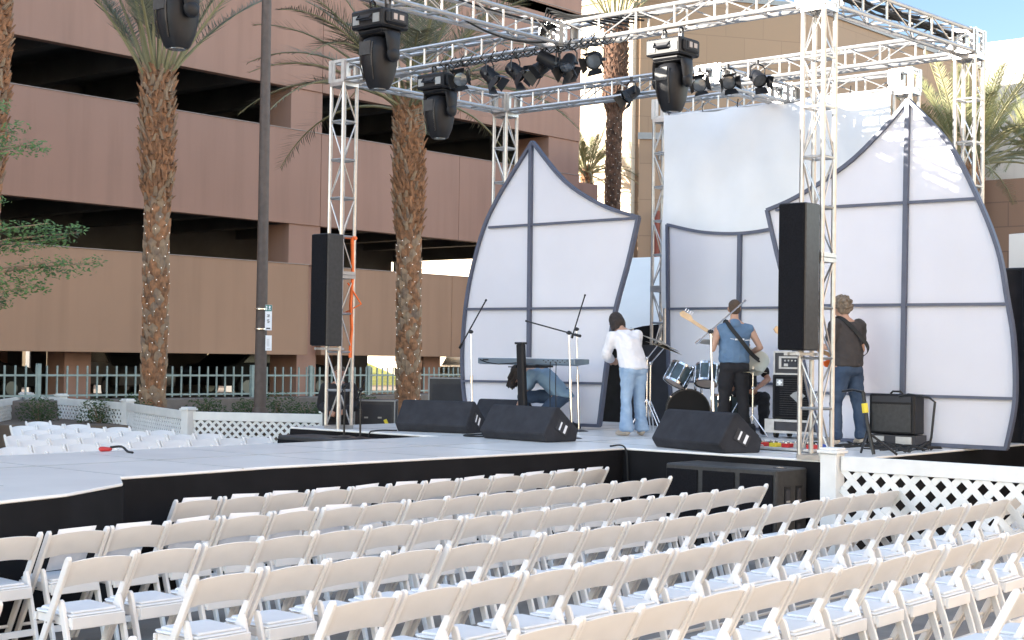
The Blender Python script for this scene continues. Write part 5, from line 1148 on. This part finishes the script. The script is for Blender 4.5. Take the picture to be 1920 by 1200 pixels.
b = MB(); rr = random.Random(9)
for k in range(16):
    c = V((rr.uniform(15.75, 16.3), rr.uniform(7.55, 8.4), .962)); pts = []
    a = rr.uniform(0, 6)
    for i in range(9): a += rr.uniform(-.9, 1.1); c = c + V((math.cos(a), math.sin(a), 0)) * .14; c.x = min(16.36, max(14.6, c.x)); c.y = min(8.6, max(7.46, c.y)); pts.append(V((c.x, c.y, .96 + rr.uniform(0, .05))))
    b.tube(spline3(pts, 3), .009, 5)
tag(b.build("cable_tangle", m_rubber, smooth=60), "tangle of black cables on the floor beside the combo amplifier", "cable")
for (x, y, zt, lb) in ((14.75, 7.62, 1.62, "black leaning stand with yellow tape at the right front of the stage"),):
    t = thing("leaning_stand", lb, "stand", (x, y, .95)); b = MB(); b.tube([(x, y - .08, .96), (x, y, 1.3), (x, y + .05, zt)], .02); b.tube([(x, y + .05, zt), (x + .05, y + .2, zt + .02), (x + .1, y + .35, zt - .0)], .015); b.cyl((x, y, 1.2), (x + .2, y - .25, .96), .014); b.cyl((x, y, 1.2), (x + .25, y + .2, .96), .014); b.build("frame", m_blackm, t, world=True, smooth=60)
    b = MB(); b.cyl((x, y + .02, 1.40), (x, y + .035, 1.50), .034); b.build("tape", m_yel, t, world=True)
t = thing("guitar_stand", "thin black bent-tube stand before the right sail", "stand", (16.1, 7.5, .95))
b = MB(); b.tube([(16.1, 7.92, 1.55), (16.1, 7.8, 1.58), (16.1, 7.55, 1.55), (16.1, 7.48, 1.5), (16.1, 7.52, 1.1), (16.1, 7.56, .96)], .014); b.tube([(16.1, 7.55, 1.05), (16.2, 7.75, .97)], .014); b.tube([(16.1, 7.55, 1.05), (15.9, 7.6, .97)], .014); b.build("frame", m_blackm, t, world=True, smooth=60)
# pedalboard
t = thing("pedalboard", "silver pedalboard crowded with small effect pedals near the right tower", "pedalboard", (14.6, 8.9, .95))
b = MB(); b.box((14.75, 8.62, .975), (.42, .95, .03)); b.tube([(14.53, 8.9, .97), (14.50, 8.9, 1.01), (14.50, 8.75, 1.01), (14.53, 8.75, .97)], .008); b.build("board", m_alu2, t, world=True, bev=.006)
rr = random.Random(3); ms = [m_red, m_blue, m_gray, m_black, m_red, m_alu2, m_yel, m_gray, m_red, m_black, m_blue, m_alu2]
for i in range(12):
    x, y = 14.65 + .2 * (i % 2), 8.22 + .155 * (i // 2); b = MB(); b.m = 0; b.box((x, y, 1.012), (.12, .08, .042)); b.m = 1; b.cyl((x - .03, y, 1.033), (x - .03, y, 1.05), .012, n=8); b.cyl((x + .04, y - .02, 1.033), (x + .04, y - .02, 1.045), .008, n=8); b.build("effect_pedal", [ms[i], m_chrome], t, world=True)
b = MB(); b.tube(spline3([(14.9, 9.0, .97), (15.1, 9.3, .965), (15.6, 9.3, .963), (16.3, 9.0, .963)], 6), .009); b.tube(spline3([(13.63, 10.2, .958), (13.56, 9.95, .96), (13.55, 9.9, .7), (13.53, 9.86, .1)], 6), .010); tag(b.build("stage_cable", m_rubber, smooth=60), "thin black cable hanging over the stage edge beside the right floor monitor", "cable")
b = MB(); b.tube(spline3([(14.2, 12.6, .965), (13.95, 12.7, .96), (13.8, 12.5, .96), (13.95, 12.2, .962)], 6), .010); b.tube(spline3([(13.95, 13.9, .965), (13.66, 14.0, .965), (13.56, 14.02, .9), (13.55, 14.05, .5)], 6), .010)
tag(b.build("stage_cable", m_rubber, smooth=60), "thin black cables around the two left floor monitors", "cable")
# cases and racks behind the left tower, and dark items behind the woman
def rack(name, label, c, sz, rz, face=True):
    t = thing(name, label, "case", c, rz); x, y, z = sz
    b = MB(); b.box((0, 0, z / 2), (x, y, z)); b.build("box", m_case, t, bev=.008)
    b = MB(); caseedge(b, (-x / 2, -y / 2, .01), (x / 2, y / 2, z - .01), .02); b.build("case_edge", m_gray, t)
    if face:
        b = MB(); b.m = 0; b.box((-x / 2 - .006, 0, z * .5), (.01, y * .82, z * .78)); b.m = 1
        for i in range(4): b.box((-x / 2 - .013, -y * .3 + i * y * .17, z * (.35 + .2 * (i % 2))), (.004, .06, .025))
        b.build("rack_face", [m_ink, m_gray], t)
rack("equipment_case", "open-fronted road case behind the left truss tower, under the palm", (16.6, 17.0, .64), (.5, .62, .60), R(40))
rack("equipment_case", "small road case leaning nearest the left truss tower", (16.35, 17.62, .64), (.45, .4, .52), R(40))
rack("equipment_case", "upper rack case standing right of the palm trunk", (18.1, 16.85, .64), (.5, .62, .95), R(40))
rack("equipment_case", "tall black case beside the white tent wall", (18.7, 16.2, .64), (.5, .8, 1.05), R(40), False)
b = MB(); b.bb((16.0, 15.75, 0), (19.6, 18.0, .63)); tag(b.build("loading_platform", m_case), "low dark platform holding the equipment cases behind the left tower", "platform")
t = thing("equipment_case", "large black case behind the person in the white top", "case", (18.3, 13.0, .95)); b = MB(); b.bb((18.45, 12.75, .955), (18.9, 13.6, 2.15)); b.build("box", m_case, t, world=True, bev=.02); b = MB(); caseedge(b, (18.46, 12.76, .96), (18.89, 13.59, 2.14), .02); b.build("case_edge", m_spkside, t, world=True)
b = MB(); b.hull([((17.1, 17.9, 1.2), (.35, .3, .25)), ((17.3, 17.6, 1.0), (.3, .3, .4))]); 
b = MB(); b.tube(spline3([(16.35, 16.55, .95), (16.4, 16.5, .75), (16.35, 16.45, .5)], 5), .03); tag(b.build("yellow_cable", m_yel, smooth=60), "coil of yellow cable beside the road cases", "cable")
